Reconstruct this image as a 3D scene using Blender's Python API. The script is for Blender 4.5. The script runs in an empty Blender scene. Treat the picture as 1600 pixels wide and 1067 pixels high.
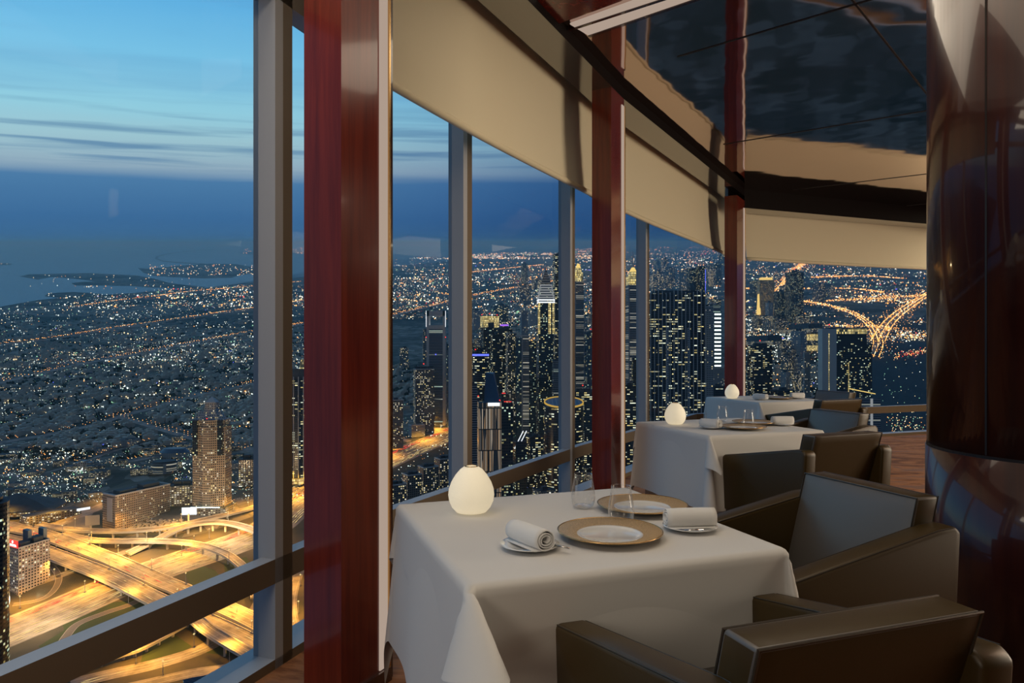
import bpy, bmesh, math, random
from mathutils import Vector, Matrix
random.seed(7)
S = bpy.context.scene
C = S.collection
PI = math.pi
EYE, F, CX, HY = 1.31, 1100.0, 800.0, 545.0          # eye height (m), focal length (px), centre column, room eye line
AH, K = 440.0, 167.0 / 1100.0                        # height above the city, rise of the terrain per metre

# ------------------------------------------------------------------ camera, sky, exposure, large lights
cam_d = bpy.data.cameras.new('camera'); cam = bpy.data.objects.new('camera', cam_d); C.objects.link(cam)
cam.location = (0, 0, EYE); cam.rotation_euler = (PI / 2, 0, 0)
cam_d.sensor_width = 36; cam_d.lens = 36 * F / 1600; cam_d.shift_y = (HY - 533.5) / 1600
cam_d.clip_start = 0.05; cam_d.clip_end = 300000
S.camera = cam
S.view_settings.view_transform = 'Standard'; S.view_settings.look = 'None'
S.view_settings.gamma = 1; S.view_settings.use_curve_mapping = False; S.view_settings.exposure = 0.0
cy = S.cycles
cy.use_denoising = True; cy.max_bounces = 10; cy.glossy_bounces = 6; cy.transparent_max_bounces = 24
cy.transmission_bounces = 10; cy.diffuse_bounces = 3; cy.sample_clamp_indirect = 4; cy.caustics_reflective = False; cy.caustics_refractive = False

def lin(r, g, b):
    f = lambda c: ((c / 255 + .055) / 1.055) ** 2.4 if c > 10 else c / 255 / 12.92
    return (f(r), f(g), f(b), 1)

class NT:
    def __init__(s, tree): s.t = tree; s.t.nodes.clear()
    def n(s, typ, _in=None, **kw):
        nd = s.t.nodes.new(typ)
        for k, v in kw.items(): setattr(nd, k, v)
        for k, v in (_in or {}).items(): s.put(nd.inputs[k], v)
        return nd
    def put(s, sock, v):
        if isinstance(v, bpy.types.Node): v = v.outputs[0]
        if isinstance(v, bpy.types.NodeSocket): s.t.links.new(v, sock)
        else: sock.default_value = v
    def m(s, op, a, b=0.0, c=0.0, clamp=False):
        nd = s.t.nodes.new('ShaderNodeMath'); nd.operation = op; nd.use_clamp = clamp
        s.put(nd.inputs[0], a); s.put(nd.inputs[1], b); s.put(nd.inputs[2], c); return nd.outputs[0]
    def mix(s, f, a, b, mode='MIX'):
        nd = s.t.nodes.new('ShaderNodeMix'); nd.data_type = 'RGBA'; nd.blend_type = mode
        s.put(nd.inputs[0], f); s.put(nd.inputs[6], a); s.put(nd.inputs[7], b); return nd.outputs[2]
    def ramp(s, f, stops, interp='LINEAR'):
        nd = s.t.nodes.new('ShaderNodeValToRGB'); cr = nd.color_ramp; cr.interpolation = interp
        while len(cr.elements) < len(stops): cr.elements.new(.5)
        for e, (p, c) in zip(cr.elements, stops): e.position = p; e.color = c
        s.put(nd.inputs[0], f); return nd.outputs[0]
    def rng(s, v, a, b, c=0.0, d=1.0):
        nd = s.t.nodes.new('ShaderNodeMapRange'); s.put(nd.inputs[0], v)
        for i, x in enumerate((a, b, c, d)): nd.inputs[i + 1].default_value = x
        return nd.outputs[0]

# evening sky
w = bpy.data.worlds.new('evening_sky'); S.world = w; w.use_nodes = True
N = NT(w.node_tree)
tc = N.n('ShaderNodeTexCoord'); sp = N.n('ShaderNodeSeparateXYZ', {0: tc.outputs['Generated']})
ca = math.atan(K)
elev = N.m('ADD', N.m('MULTIPLY', sp.outputs[2], math.cos(ca)), N.m('MULTIPLY', sp.outputs[1], -math.sin(ca)))
azi = N.m('ARCTAN2', sp.outputs[0], sp.outputs[1])
mp = N.n('ShaderNodeCombineXYZ', {0: N.m('MULTIPLY', azi, 1.3), 1: N.m('MULTIPLY', elev, 20.0), 2: 0.3})
nz = N.n('ShaderNodeTexNoise', {'Vector': mp, 'Scale': 1.7, 'Detail': 6.0, 'Roughness': .55, 'Distortion': .5})
mp2 = N.n('ShaderNodeCombineXYZ', {0: N.m('MULTIPLY', azi, 2.5), 1: N.m('MULTIPLY', elev, 75.0), 2: 4.3})
nz2 = N.n('ShaderNodeTexNoise', {'Vector': mp2, 'Scale': 1.2, 'Detail': 4.0, 'Roughness': .5, 'Distortion': .3})
wob = N.m('ADD', elev, N.m('MULTIPLY', N.m('SUBTRACT', nz.outputs[0], .5), .012))
sky = N.ramp(wob, [(0, lin(54, 97, 140)), (.03, lin(56, 101, 147)), (.078, lin(72, 118, 160)), (.092, lin(140, 165, 182)), (.125, lin(150, 188, 200)),
                   (.16, lin(140, 196, 214)), (.22, lin(116, 186, 220)), (.30, lin(84, 164, 216)), (.45, lin(84, 145, 196)), (.9, lin(112, 142, 172))])
cl = N.m('MULTIPLY', N.rng(nz2.outputs[0], .5, .68), N.m('MULTIPLY', N.rng(elev, .085, .1), N.rng(elev, .19, .12)))
sky = N.mix(N.m('MULTIPLY', cl, .75), sky, lin(78, 122, 160))
cl2 = N.m('MULTIPLY', N.rng(nz.outputs[0], .48, .72), N.rng(elev, .12, .2))
sky = N.mix(N.m('MULTIPLY', cl2, .35), sky, lin(96, 150, 190))
dim = N.ramp(N.rng(azi, -1.0, 1.5), [(0, (1.05, 1.05, 1.05, 1)), (.28, (.97, .97, .98, 1)), (.36, (.70, .74, .84, 1)), (.42, (.42, .52, .68, 1)), (.55, (.26, .33, .45, 1)), (1, (.18, .22, .32, 1))])
sky = N.mix(1.0, sky, dim, 'MULTIPLY')
back = N.rng(sp.outputs[1], -.05, -.4)
sky = N.mix(back, sky, lin(64, 84, 108))
bg = N.n('ShaderNodeBackground', {'Color': sky, 'Strength': 1.12})
N.n('ShaderNodeOutputWorld', {0: bg})

def lamp(name, kind, loc, energy, color, size=.3, rot=(0, 0, 0), **kw):
    l = bpy.data.lights.new(name, kind); l.energy = energy; l.color = color
    if kind == 'AREA':
        l.size = size
        if 'size_y' in kw: l.shape = 'RECTANGLE'; l.size_y = kw.pop('size_y')
    else: l.shadow_soft_size = size
    for k, v in kw.items(): setattr(l, k, v)
    o = bpy.data.objects.new(name, l); C.objects.link(o); o.location = loc; o.rotation_euler = rot; return o
WARM = (1.0, .84, .64)
# added fill lights at ceiling height for tables and blinds, all out of view
CEIL = 3.345
for x, y, e, sz in [(-.92, 1.6, 26, 1.2), (.9, .5, 10, 2.4), (.95, 2.95, 35, 2.2), (7.2, 4.2, 130, 2.8), (8.1, 9.3, 70, 2.4)]:
    lamp('ceiling_fill_light', 'AREA', (x, y, CEIL - .03), e, WARM, sz)
lamp('side_fill_light', 'AREA', (-1.9, -1.0, 2.1), 26, WARM, 1.3, (PI / 2, 0, -.75))  # unseen fill added to brighten the front table's left and front faces
lamp('side_fill_light', 'AREA', (8.85, 3.4, 1.7), 380, WARM, 4.8, (0, PI / 2, 0), size_y=2.2)  # unseen fill added at the right wall to brighten the blinds

# ------------------------------------------------------------------ materials
def mat(name): 
    m = bpy.data.materials.new(name); m.use_nodes = True; return m, NT(m.node_tree)
def pbr(name, col, rough=.5, metal=0.0, bump=None, noise=None, **kw):
    m, n = mat(name)
    c = col if len(col) == 4 else (*col, 1)
    if noise:
        sc, c2, stretch = noise
        t = n.n('ShaderNodeTexCoord'); mpn = n.n('ShaderNodeMapping', {0: t.outputs['Object'], 'Scale': stretch})
        nn = n.n('ShaderNodeTexNoise', {'Vector': mpn, 'Scale': sc, 'Detail': 5.0, 'Roughness': .6})
        c = n.mix(n.rng(nn.outputs[0], .35, .65), c, c2 if len(c2) == 4 else (*c2, 1))
    p = n.n('ShaderNodeBsdfPrincipled', {'Base Color': c, 'Roughness': rough, 'Metallic': metal})
    for k, v in kw.items(): n.put(p.inputs[k.replace('_', ' ')], v)
    if bump:
        sc, st, ds = bump
        t = n.n('ShaderNodeTexCoord'); nb = n.n('ShaderNodeTexNoise', {'Vector': t.outputs['Object'], 'Scale': sc, 'Detail': 4.0})
        n.put(p.inputs['Normal'], n.n('ShaderNodeBump', {'Height': nb.outputs[0], 'Strength': st, 'Distance': ds}))
    n.n('ShaderNodeOutputMaterial', {0: p}); return m
def glow(name, col, strength, sample=False):
    m, n = mat(name)
    n.n('ShaderNodeOutputMaterial', {0: n.n('ShaderNodeEmission', {0: col if len(col) == 4 else (*col, 1), 1: strength})})
    if not sample: m.cycles.emission_sampling = 'NONE'
    return m

M = {}
M['mahogany'] = pbr('red_lacquered_wood', (.19, .022, .010), .22, noise=(3, (.11, .012, .007), (9, 9, .5)), Coat_Weight=.55, Coat_Roughness=.07)
M['darkwood'] = pbr('dark_lacquered_wood', (.045, .011, .006), .2, noise=(3, (.026, .006, .004), (9, 9, .5)), Coat_Weight=1.0, Coat_Roughness=.03)
M['pillar'] = pbr('polished_pillar_wood', (.042, .010, .007), .3, Specular_IOR_Level=.2, noise=(2.5, (.022, .006, .007), (7, 7, .4)), Coat_Weight=.55, Coat_Roughness=.06)
M['seam'] = pbr('dark_seam', (.008, .004, .003), .4)
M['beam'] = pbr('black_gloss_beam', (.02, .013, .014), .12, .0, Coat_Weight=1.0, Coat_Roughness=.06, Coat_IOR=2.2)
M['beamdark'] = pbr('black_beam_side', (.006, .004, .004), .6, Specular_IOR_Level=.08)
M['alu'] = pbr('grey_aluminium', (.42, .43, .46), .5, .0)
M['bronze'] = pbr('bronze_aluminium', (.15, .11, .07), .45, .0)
M['linen'] = pbr('white_linen', (.62, .605, .59), .9, bump=(900, .08, .001), Sheen_Weight=.15)
M['linen2'] = pbr('white_linen_napkin', (.74, .73, .715), .85, bump=(700, .15, .001), Sheen_Weight=.15)
M['leather'] = pbr('dark_brown_leather', (.044, .027, .007), .40, bump=(260, .12, .001), Specular_IOR_Level=.35, Sheen_Weight=.0)
M['leatherback'] = pbr('dark_grey_leather', (.095, .085, .076), .42, bump=(220, .1, .001), Specular_IOR_Level=.75)
M['piping'] = pbr('leather_piping', (.03, .025, .018), .35)
M['chairwood'] = pbr('dark_chair_wood', (.012, .006, .004), .3)
M['china'] = pbr('white_porcelain', (.72, .72, .71), .12, Coat_Weight=.6, Coat_Roughness=.03)
M['gold'] = pbr('gold_edge', (.65, .42, .18), .25, 1.0)
M['steel'] = pbr('polished_steel', (.6, .6, .6), .12, 1.0)
M['tableleg'] = pbr('pale_table_leg', (.35, .28, .26), .5)
M['strip'] = glow('light_strip_diffuser', lin(214, 190, 172), .62, True)
M['soffit'] = pbr('pale_soffit', (.5, .42, .36), .6)
M['wallwood'] = pbr('wall_wood', (.06, .025, .014), .3, noise=(2, (.035, .015, .01), (5, 5, .4)), Coat_Weight=.6)

def speckle():
    m, n = mat('gold_speckled_rim')
    t = n.n('ShaderNodeTexCoord')
    v = n.n('ShaderNodeTexVoronoi', {'Vector': t.outputs['Object'], 'Scale': 420.0})
    f = n.rng(v.outputs[0], .25, .5)
    c = n.mix(f, (.80, .58, .32, 1), (.42, .28, .14, 1))
    p = n.n('ShaderNodeBsdfPrincipled', {'Base Color': c, 'Roughness': .45, 'Metallic': .3})
    n.put(p.inputs['Normal'], n.n('ShaderNodeBump', {'Height': f, 'Strength': .4, 'Distance': .0006}))
    n.n('ShaderNodeOutputMaterial', {0: p}); return m
M['speckle'] = speckle()
def mirror_ceiling():
    m, n = mat('mirror_lacquer_ceiling')
    t = n.n('ShaderNodeTexCoord')
    nn = n.n('ShaderNodeTexNoise', {'Vector': t.outputs['Object'], 'Scale': 1.4, 'Detail': 2.0})
    p = n.n('ShaderNodeBsdfPrincipled', {'Base Color': (.62, .48, .43, 1), 'Roughness': .045, 'Metallic': 1.0})
    n.put(p.inputs['Normal'], n.n('ShaderNodeBump', {'Height': nn.outputs[0], 'Strength': .12, 'Distance': .05}))
    n.n('ShaderNodeOutputMaterial', {0: p}); return m
M['ceiling'] = mirror_ceiling()
def carpet():
    m, n = mat('marbled_carpet')
    t = n.n('ShaderNodeTexCoord')
    mpn = n.n('ShaderNodeMapping', {0: t.outputs['Object'], 'Rotation': (0, 0, .3), 'Scale': (.7, 2.0, 1)})
    a = n.n('ShaderNodeTexNoise', {'Vector': mpn, 'Scale': 1.6, 'Detail': 7.0, 'Roughness': .65, 'Distortion': 1.4})
    b = n.n('ShaderNodeTexNoise', {'Vector': t.outputs['Object'], 'Scale': 220.0, 'Detail': 2.0})
    c = n.ramp(a.outputs[0], [(.30, (.07, .035, .025, 1)), (.44, (.22, .085, .035, 1)), (.52, (.40, .17, .07, 1)), (.60, (.20, .11, .085, 1)), (.72, (.30, .13, .06, 1))])
    p = n.n('ShaderNodeBsdfPrincipled', {'Base Color': c, 'Roughness': .95})
    n.put(p.inputs['Normal'], n.n('ShaderNodeBump', {'Height': b.outputs[0], 'Strength': .5, 'Distance': .004}))
    n.n('ShaderNodeOutputMaterial', {0: p}); return m
M['carpet'] = carpet()
def blindmat():
    m, n = mat('cream_blind_fabric')
    t = n.n('ShaderNodeTexCoord')
    nn = n.n('ShaderNodeTexNoise', {'Vector': t.outputs['Object'], 'Scale': 1.2, 'Detail': 2.0})
    p = n.n('ShaderNodeBsdfDiffuse', {0: (.86, .765, .55, 1)})
    n.put(p.inputs['Normal'], n.n('ShaderNodeBump', {'Height': nn.outputs[0], 'Strength': .4, 'Distance': .04}))
    tr = n.n('ShaderNodeBsdfTranslucent', {0: (.4, .34, .22, 1)})
    n.n('ShaderNodeOutputMaterial', {0: n.n('ShaderNodeMixShader', {0: .12, 1: p, 2: tr})}); return m
M['blind'] = blindmat()
def panemat():
    m, n = mat('window_glass')
    fr = n.n('ShaderNodeFresnel', {0: 1.12})
    n.n('ShaderNodeOutputMaterial', {0: n.n('ShaderNodeMixShader', {0: fr, 1: n.n('ShaderNodeBsdfTransparent', {0: (.97, .985, .98, 1)}), 2: n.n('ShaderNodeBsdfGlossy', {0: (1, 1, 1, 1), 1: .0})})}); return m
M['pane'] = panemat()
def drinkglass():
    m, n = mat('clear_drinking_glass')
    lw = n.n('ShaderNodeLayerWeight', {0: .25})
    f = n.m('MULTIPLY', n.m('POWER', lw.outputs[1], 1.25), .95, clamp=True)
    f = n.m('ADD', f, .03)
    n.n('ShaderNodeOutputMaterial', {0: n.n('ShaderNodeMixShader', {0: f, 1: n.n('ShaderNodeBsdfTransparent', {0: (.95, .95, .95, 1)}), 2: n.n('ShaderNodeMixShader', {0: .25, 1: n.n('ShaderNodeBsdfGlossy', {0: (1, 1, 1, 1), 1: .06}), 2: n.n('ShaderNodeBsdfDiffuse', {0: (.85, .85, .85, 1)})})})}); return m  # white diffuse share towards the edges stands in for rim highlights
M['glass'] = drinkglass()
def lampmat():
    m, n = mat('glowing_bisque_shade')
    t = n.n('ShaderNodeTexCoord')
    s2 = n.n('ShaderNodeSeparateXYZ', {0: t.outputs['Object']})
    wv = n.n('ShaderNodeTexWave', {'Vector': t.outputs['Object'], 'Scale': 60.0}, bands_direction='DIAGONAL')
    p = n.n('ShaderNodeBsdfPrincipled', {'Base Color': (.8, .76, .66, 1), 'Roughness': .6, 'Emission Color': (1.0, .84, .56, 1), 'Emission Strength': .42})
    n.put(p.inputs['Normal'], n.n('ShaderNodeBump', {'Height': wv.outputs[1], 'Strength': .25, 'Distance': .0012}))
    n.n('ShaderNodeOutputMaterial', {0: p}); return m
M['lamp'] = lampmat()

# ------------------------------------------------------------------ object helpers
def tag(o, label=None, cat=None, group=None, kind=None):
    if label: o['label'] = label
    if cat: o['category'] = cat
    if group: o['group'] = group
    if kind: o['kind'] = kind
    return o
def obj(name, bm, mats, parent=None, smooth=False):
    me = bpy.data.meshes.new(name); bm.to_mesh(me); bm.free()
    for mm in (mats if isinstance(mats, (list, tuple)) else [mats]): me.materials.append(mm)
    if smooth:
        me.polygons.foreach_set('use_smooth', [True] * len(me.polygons))
    o = bpy.data.objects.new(name, me); C.objects.link(o)
    if parent: o.parent = parent
    return o
def empty(name, loc=(0, 0, 0), rz=0.0):
    o = bpy.data.objects.new(name, None); C.objects.link(o); o.location = loc; o.rotation_euler = (0, 0, rz); o.empty_display_size = .1; return o
def kids(o): return [c for c in bpy.data.objects if c.parent == o]
def copy_tree(o, parent=None):
    c = o.copy(); C.objects.link(c); c.parent = parent
    for ch in list(o.children): copy_tree(ch, c)
    return c
def hexa(bm, pts, mi=0):
    v = [bm.verts.new(p) for p in pts]
    fs = [(0, 3, 2, 1), (4, 5, 6, 7), (0, 1, 5, 4), (1, 2, 6, 5), (2, 3, 7, 6), (3, 0, 4, 7)]
    out = []
    for f in fs:
        fc = bm.faces.new([v[i] for i in f]); fc.material_index = mi; out.append(fc)
    return out
def box(bm, x0, x1, y0, y1, z0, z1, mi=0):
    return hexa(bm, [(x0, y0, z0), (x1, y0, z0), (x1, y1, z0), (x0, y1, z0), (x0, y0, z1), (x1, y0, z1), (x1, y1, z1), (x0, y1, z1)], mi)
def slab(bm, a, b, depth, n, z0, z1, mi=0):
    """box standing on the plan line a-b, going 'depth' along n"""
    a2 = (a[0] + n[0] * depth, a[1] + n[1] * depth); b2 = (b[0] + n[0] * depth, b[1] + n[1] * depth)
    q = [a, b, b2, a2]
    ar = sum(q[i][0] * q[(i + 1) % 4][1] - q[(i + 1) % 4][0] * q[i][1] for i in range(4))
    if ar < 0: q.reverse()
    return hexa(bm, [(x, y, z0) for x, y in q] + [(x, y, z1) for x, y in q], mi)
def poly(bm, q, z0, z1, mi=0):
    ar = sum(q[i][0] * q[(i + 1) % len(q)][1] - q[(i + 1) % len(q)][0] * q[i][1] for i in range(len(q)))
    if ar < 0: q = q[::-1]
    lo = [bm.verts.new((x, y, z0)) for x, y in q]; hi = [bm.verts.new((x, y, z1)) for x, y in q]
    n = len(q); fs = [bm.faces.new(lo[::-1]), bm.faces.new(hi)]
    for i in range(n): fs.append(bm.faces.new((lo[i], lo[(i + 1) % n], hi[(i + 1) % n], hi[i])))
    for f in fs: f.material_index = mi
def bev(bm, off, seg=2, ang=.6):
    ed = [e for e in bm.edges if len(e.link_faces) == 2 and e.calc_face_angle(0) > ang]
    bmesh.ops.bevel(bm, geom=ed, offset=off, segments=seg, affect='EDGES', profile=.5)
def lathe(bm, prof, seg=48, mi=0, mid=None, wob=None):
    rings = []
    for k, (r, z) in enumerate(prof):
        if r < 1e-6: rings.append([bm.verts.new((0, 0, z))])
        else: rings.append([bm.verts.new((r * math.cos(2 * PI * i / seg), r * math.sin(2 * PI * i / seg), z)) for i in range(seg)])
    for k in range(len(rings) - 1):
        a, b = rings[k], rings[k + 1]
        m_ = mid[k] if mid else mi
        for i in range(seg):
            j = (i + 1) % seg
            if len(a) == 1 and len(b) == 1: continue
            if len(a) == 1: f = bm.faces.new((a[0], b[j], b[i]))
            elif len(b) == 1: f = bm.faces.new((a[i], a[j], b[0]))
            else: f = bm.faces.new((a[i], a[j], b[j], b[i]))
            f.material_index = m_
def tube(bm, pts, r, seg=8, mi=0):
    rings = []
    for i, p in enumerate(pts):
        p = Vector(p); d = (Vector(pts[min(i + 1, len(pts) - 1)]) - Vector(pts[max(i - 1, 0)])).normalized()
        u = d.cross(Vector((0, 0, 1)));
        if u.length < .01: u = Vector((1, 0, 0))
        u.normalize(); v = d.cross(u)
        rings.append([bm.verts.new(p + r * (math.cos(2 * PI * k / seg) * u + math.sin(2 * PI * k / seg) * v)) for k in range(seg)])
    for a, b in zip(rings, rings[1:]):
        for k in range(seg): bm.faces.new((a[k], a[(k + 1) % seg], b[(k + 1) % seg], b[k])).material_index = mi
    bm.faces.new(rings[0][::-1]).material_index = mi; bm.faces.new(rings[-1]).material_index = mi
def vadd(p, d, t): return (p[0] + d[0] * t, p[1] + d[1] * t)
def unit(a, b):
    l = math.hypot(b[0] - a[0], b[1] - a[1]); return ((b[0] - a[0]) / l, (b[1] - a[1]) / l)

# ------------------------------------------------------------------ room shell
R1, R2, R3 = (-.49, 2.79), (.875, 5.50), (2.97, 8.99)
uA = (.352, .936); uB = unit(R1, R2); uC = unit(R2, R3); uD = (.934, .358)
nrm = lambda u: (-u[1], u[0])
R0 = vadd(R1, uA, -6.6)
DE = vadd(R3, uD, 7.0)
JA = (-3.10, -2.95); JAB = (-.66, 3.72); JBC = (.62, 6.28)
nD = nrm(uD)
d0 = vadd(R3, nD, .5); uCw = (.515, .857)
tt = ((d0[0] - JBC[0]) * uD[1] - (d0[1] - JBC[1]) * uD[0]) / (uCw[0] * uD[1] - uCw[1] * uD[0])
JCD = vadd(JBC, uCw, tt)
JD = vadd(JCD, uD, 7.2)
RW = JD[0] + .0

bm = bmesh.new(); poly(bm, [(JA[0] - .3, JA[1] - .6), (RW + .3, JA[1] - .6), (RW + .3, JD[1] + .1), vadd(JCD, (0, 1), .06), vadd(JBC, (-1, .5), .05), vadd(JAB, (-1, .4), .05), vadd(JA, (-1, 0), .1)], -.35, 0)
tag(obj('floor', bm, M['carpet']), kind='structure')
def offs(p, u, t): return vadd(p, nrm(u), t)
bm = bmesh.new(); poly(bm, [(JA[0] - .3, JA[1] - .6), (RW + .3, JA[1] - .6), vadd(DE, (1, 0), .7), DE, R3, R2, R1, R0, (JA[0] - .3, R0[1] - .2)], CEIL, CEIL + .05)
# panel joints cut as thin dark battens are part of the ceiling mesh
for k in range(9):
    c0 = (2.2 + k * 1.15, 0); 
for a, b in [((1.2, 3.2), (6.8, 9.6)), ((2.6, 2.2), (8.4, 7.8)), ((1.15, 4.9), (3.6, 2.8)), ((2.1, 7.0), (5.6, 4.6)), ((3.6, 9.0), (7.2, 6.6)), ((5.6, 10.0), (9.0, 8.1))]:
    slab(bm, a, b, .012, nrm(unit(a, b)), CEIL - .004, CEIL, 1)
tag(obj('ceiling', bm, [M['ceiling'], M['seam']]), kind='structure')
bm = bmesh.new(); poly(bm, [(JA[0] - .3, JA[1] - .8), (RW + .4, JA[1] - .8), (RW + .4, JD[1] + .5), vadd(JCD, (0, 1), .5), vadd(JBC, (-1, .5), .35), vadd(JAB, (-1, .4), .35), vadd(JA, (-1, 0), .5)], 3.62, 3.95)
tag(obj('ceiling_slab', bm, M['wallwood']), kind='structure')
bm = bmesh.new(); box(bm, JA[0] - .3, RW + .3, JA[1] - .6, JA[1] - .4, 0, 3.62)
tag(obj('wall_back', bm, M['wallwood']), kind='structure')
bm = bmesh.new(); box(bm, RW + .05, RW + .3, JA[1] - .6, JD[1] + .1, 0, 3.62)
tag(obj('wall_right', bm, M['wallwood']), kind='structure')

# beams over the columns
def mitred(pts, d):
    """offset polyline outward by list d (per segment)"""
    out = []
    us = [unit(a, b) for a, b in zip(pts, pts[1:])]
    for i, p in enumerate(pts):
        if i == 0: out.append(vadd(p, nrm(us[0]), d[0]))
        elif i == len(pts) - 1: out.append(vadd(p, nrm(us[-1]), d[-1]))
        else:
            a = vadd(p, nrm(us[i - 1]), d[i - 1]); b = vadd(p, nrm(us[i]), d[i])
            u, v = us[i - 1], us[i]; den = u[0] * v[1] - u[1] * v[0]
            t = ((b[0] - a[0]) * v[1] - (b[1] - a[1]) * v[0]) / den
            out.append(vadd(a, u, t))
    return out
inner = [R0, R1, R2, R3, DE]
outer = mitred(inner, [.25, .25, .25, .3])
for i in range(4):
    bm = bmesh.new(); zb = 3.26 if i < 3 else 3.11
    a, b, b2, a2 = inner[i], inner[i + 1], outer[i + 1], outer[i]
    q = [a, a2, b2, b]
    ar = sum(q[j][0] * q[(j + 1) % 4][1] - q[(j + 1) % 4][0] * q[j][1] for j in range(4))
    if ar < 0: q = q[::-1]
    fs = hexa(bm, [(x, y, zb) for x, y in q] + [(x, y, 3.62) for x, y in q])
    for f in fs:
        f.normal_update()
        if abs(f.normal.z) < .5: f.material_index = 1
    o = obj('trim_%d' % (i + 1), bm, [M['beam'], M['beamdark']]); tag(o, kind='structure')

# columns with light strips
def column(R, uL, uR, wd, dp, label, ref_u):
    n = nrm(ref_u)
    P = vadd(R, ref_u, -wd); Q = vadd(P, n, dp); T = vadd(R, n, dp)
    root = tag(empty('wooden_column', (R[0], R[1], 0)), label, 'column', 'red lacquered columns along the windows')
    loc = lambda p: (p[0] - R[0], p[1] - R[1])
    bm = bmesh.new(); poly(bm, [loc(P), loc(Q), loc(T), loc(vadd(R, ref_u, -.0))], 0, 3.27 if R != R3 else 3.2); bev(bm, .004, 1)
    obj('shaft', bm, M['mahogany'], root)
    # light strip set just in front of the room face
    s0 = vadd(R, ref_u, -.062); s1 = vadd(R, ref_u, -.012)
    bm = bmesh.new(); slab(bm, loc(s0), loc(s1), -.006, n, .06, 3.20 if R != R3 else 3.1)
    tag(obj('light_strip', bm, M['strip'], root), 'pale glowing vertical strip')
    bm = bmesh.new(); slab(bm, loc(vadd(R, ref_u, -.010)), loc(vadd(R, ref_u, .0)), -.012, n, 0, 3.2 if R != R3 else 3.1)
    tag(obj('edge_trim', bm, M['gold'], root), 'thin gold edge')
    bm = bmesh.new(); slab(bm, loc(R), loc(vadd(R, ref_u, .03)), .12, n, 0, 3.2 if R != R3 else 3.1); obj('side_channel', bm, M['darkwood'], root)
    bm = bmesh.new(); slab(bm, loc(vadd(P, ref_u, -.004)), loc(vadd(R, ref_u, .004)), -.015, n, 0, .055); obj('plinth', bm, M['darkwood'], root)
    return root
column(R1, uA, uB, .288, .173, 'big red lacquered wooden column nearest, beside the front table, lit strip on its edge', (.43, .90))
column(R2, uB, uC, .29, .153, 'red lacquered wooden column between the first and second blinds, behind front table', (.469, .883))
column(R3, uC, uD, .40, .151, 'farthest red lacquered wooden column, behind the third table where windows turn', (.515, .857))

# windows: rails, sills, mullions, panes
def mullion(p, u, n, root, z0=-.02, z1=3.62, wd=.11, dp=.11):
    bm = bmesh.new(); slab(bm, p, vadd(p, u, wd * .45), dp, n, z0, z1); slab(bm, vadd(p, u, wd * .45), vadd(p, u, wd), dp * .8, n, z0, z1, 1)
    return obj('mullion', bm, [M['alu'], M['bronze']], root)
def window(idx, a, b, mulls, headz=3.35, e0=0, e1=0):
    u = unit(a, b); n = nrm(u)
    root = tag(empty('window_%d' % idx), kind='structure')
    for nm, z0, z1, dp in (('rail', .35, .45, .07), ('sill', -.06, .04, .16), ('head', headz, headz + .12, .10)):
        bm = bmesh.new(); slab(bm, vadd(a, u, e0), vadd(b, u, e1), dp, n, z0, z1)
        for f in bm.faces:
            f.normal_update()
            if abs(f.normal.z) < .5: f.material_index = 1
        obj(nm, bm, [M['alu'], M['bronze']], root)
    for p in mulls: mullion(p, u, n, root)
    bm = bmesh.new()
    g = .085
    a1, b1 = vadd(a, n, g), vadd(b, n, g)
    v = [bm.verts.new((a1[0], a1[1], 0)), bm.verts.new((b1[0], b1[1], 0)), bm.verts.new((b1[0], b1[1], 3.6)), bm.verts.new((a1[0], a1[1], 3.6))]
    bm.faces.new(v); obj('pane', bm, M['pane'], root)
    return root
uAw = unit(JA, JAB); uBw = unit(JAB, JBC)
def on(a, u, px):
    """point on plan line a+t*u whose bearing passes photo column px"""
    k = (px - CX) / F; t = (k * a[1] - a[0]) / (u[0] - k * u[1]); return vadd(a, u, t)
m1 = on(JAB, uAw, 430)
window(1, JA, JAB, [m1, vadd(m1, uAw, -1.85), vadd(m1, uAw, -3.7)], 2.75)
window(2, JAB, JBC, [on(JAB, uBw, 724), on(JAB, uBw, 891)])
window(3, JBC, JCD, [on(JBC, uCw, 1009)])
window(4, JCD, JD, [vadd(JCD, uD, 5.4)])

# roller blinds
def blind(a, b, zb, label, bow=.05):
    u = unit(a, b); n = nrm(u); L = math.hypot(b[0] - a[0], b[1] - a[1])
    root = tag(empty('roller_blind', (a[0], a[1], zb)), label, 'blind', 'cream roller blinds at the window heads')
    bm = bmesh.new(); NX, NZ = 40, 16; rows = []
    H = 3.6 - zb
    for j in range(NZ + 1):
        f = j / NZ; row = []
        for i in range(NX + 1):
            s = i / NX * L
            o = .025 * math.sin(s * 1.3 + f * 2) * (1 - f) + bow * math.sin(PI * f) * .6
            row.append(bm.verts.new((u[0] * s + n[0] * o, u[1] * s + n[1] * o, f * H)))
        rows.append(row)
    for j in range(NZ):
        for i in range(NX): bm.faces.new((rows[j][i], rows[j][i + 1], rows[j + 1][i + 1], rows[j + 1][i]))
    obj('blind_fabric', bm, M['blind'], root, True)
    bm = bmesh.new(); pts = [(u[0] * L * i / NX + n[0] * .025 * math.sin(L * i / NX * 1.3), u[1] * L * i / NX + n[1] * .025 * math.sin(L * i / NX * 1.3), .0) for i in range(NX + 1)]
    tube(bm, pts, .022, 10); obj('bottom_hem', bm, M['blind'], root, True)
bB = offs(R1, uB, .34)
blind(vadd(bB, uB, .16), vadd(bB, uB, 3.24), 2.58, 'cream roller blind above the front table, largest and nearest')
bC = offs(R2, uC, .34)
blind(vadd(bC, uC, .12), vadd(bC, uC, 4.6), 2.58, 'cream roller blind between the middle and the farthest red columns')
bD = offs(R3, uD, .3)
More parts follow.
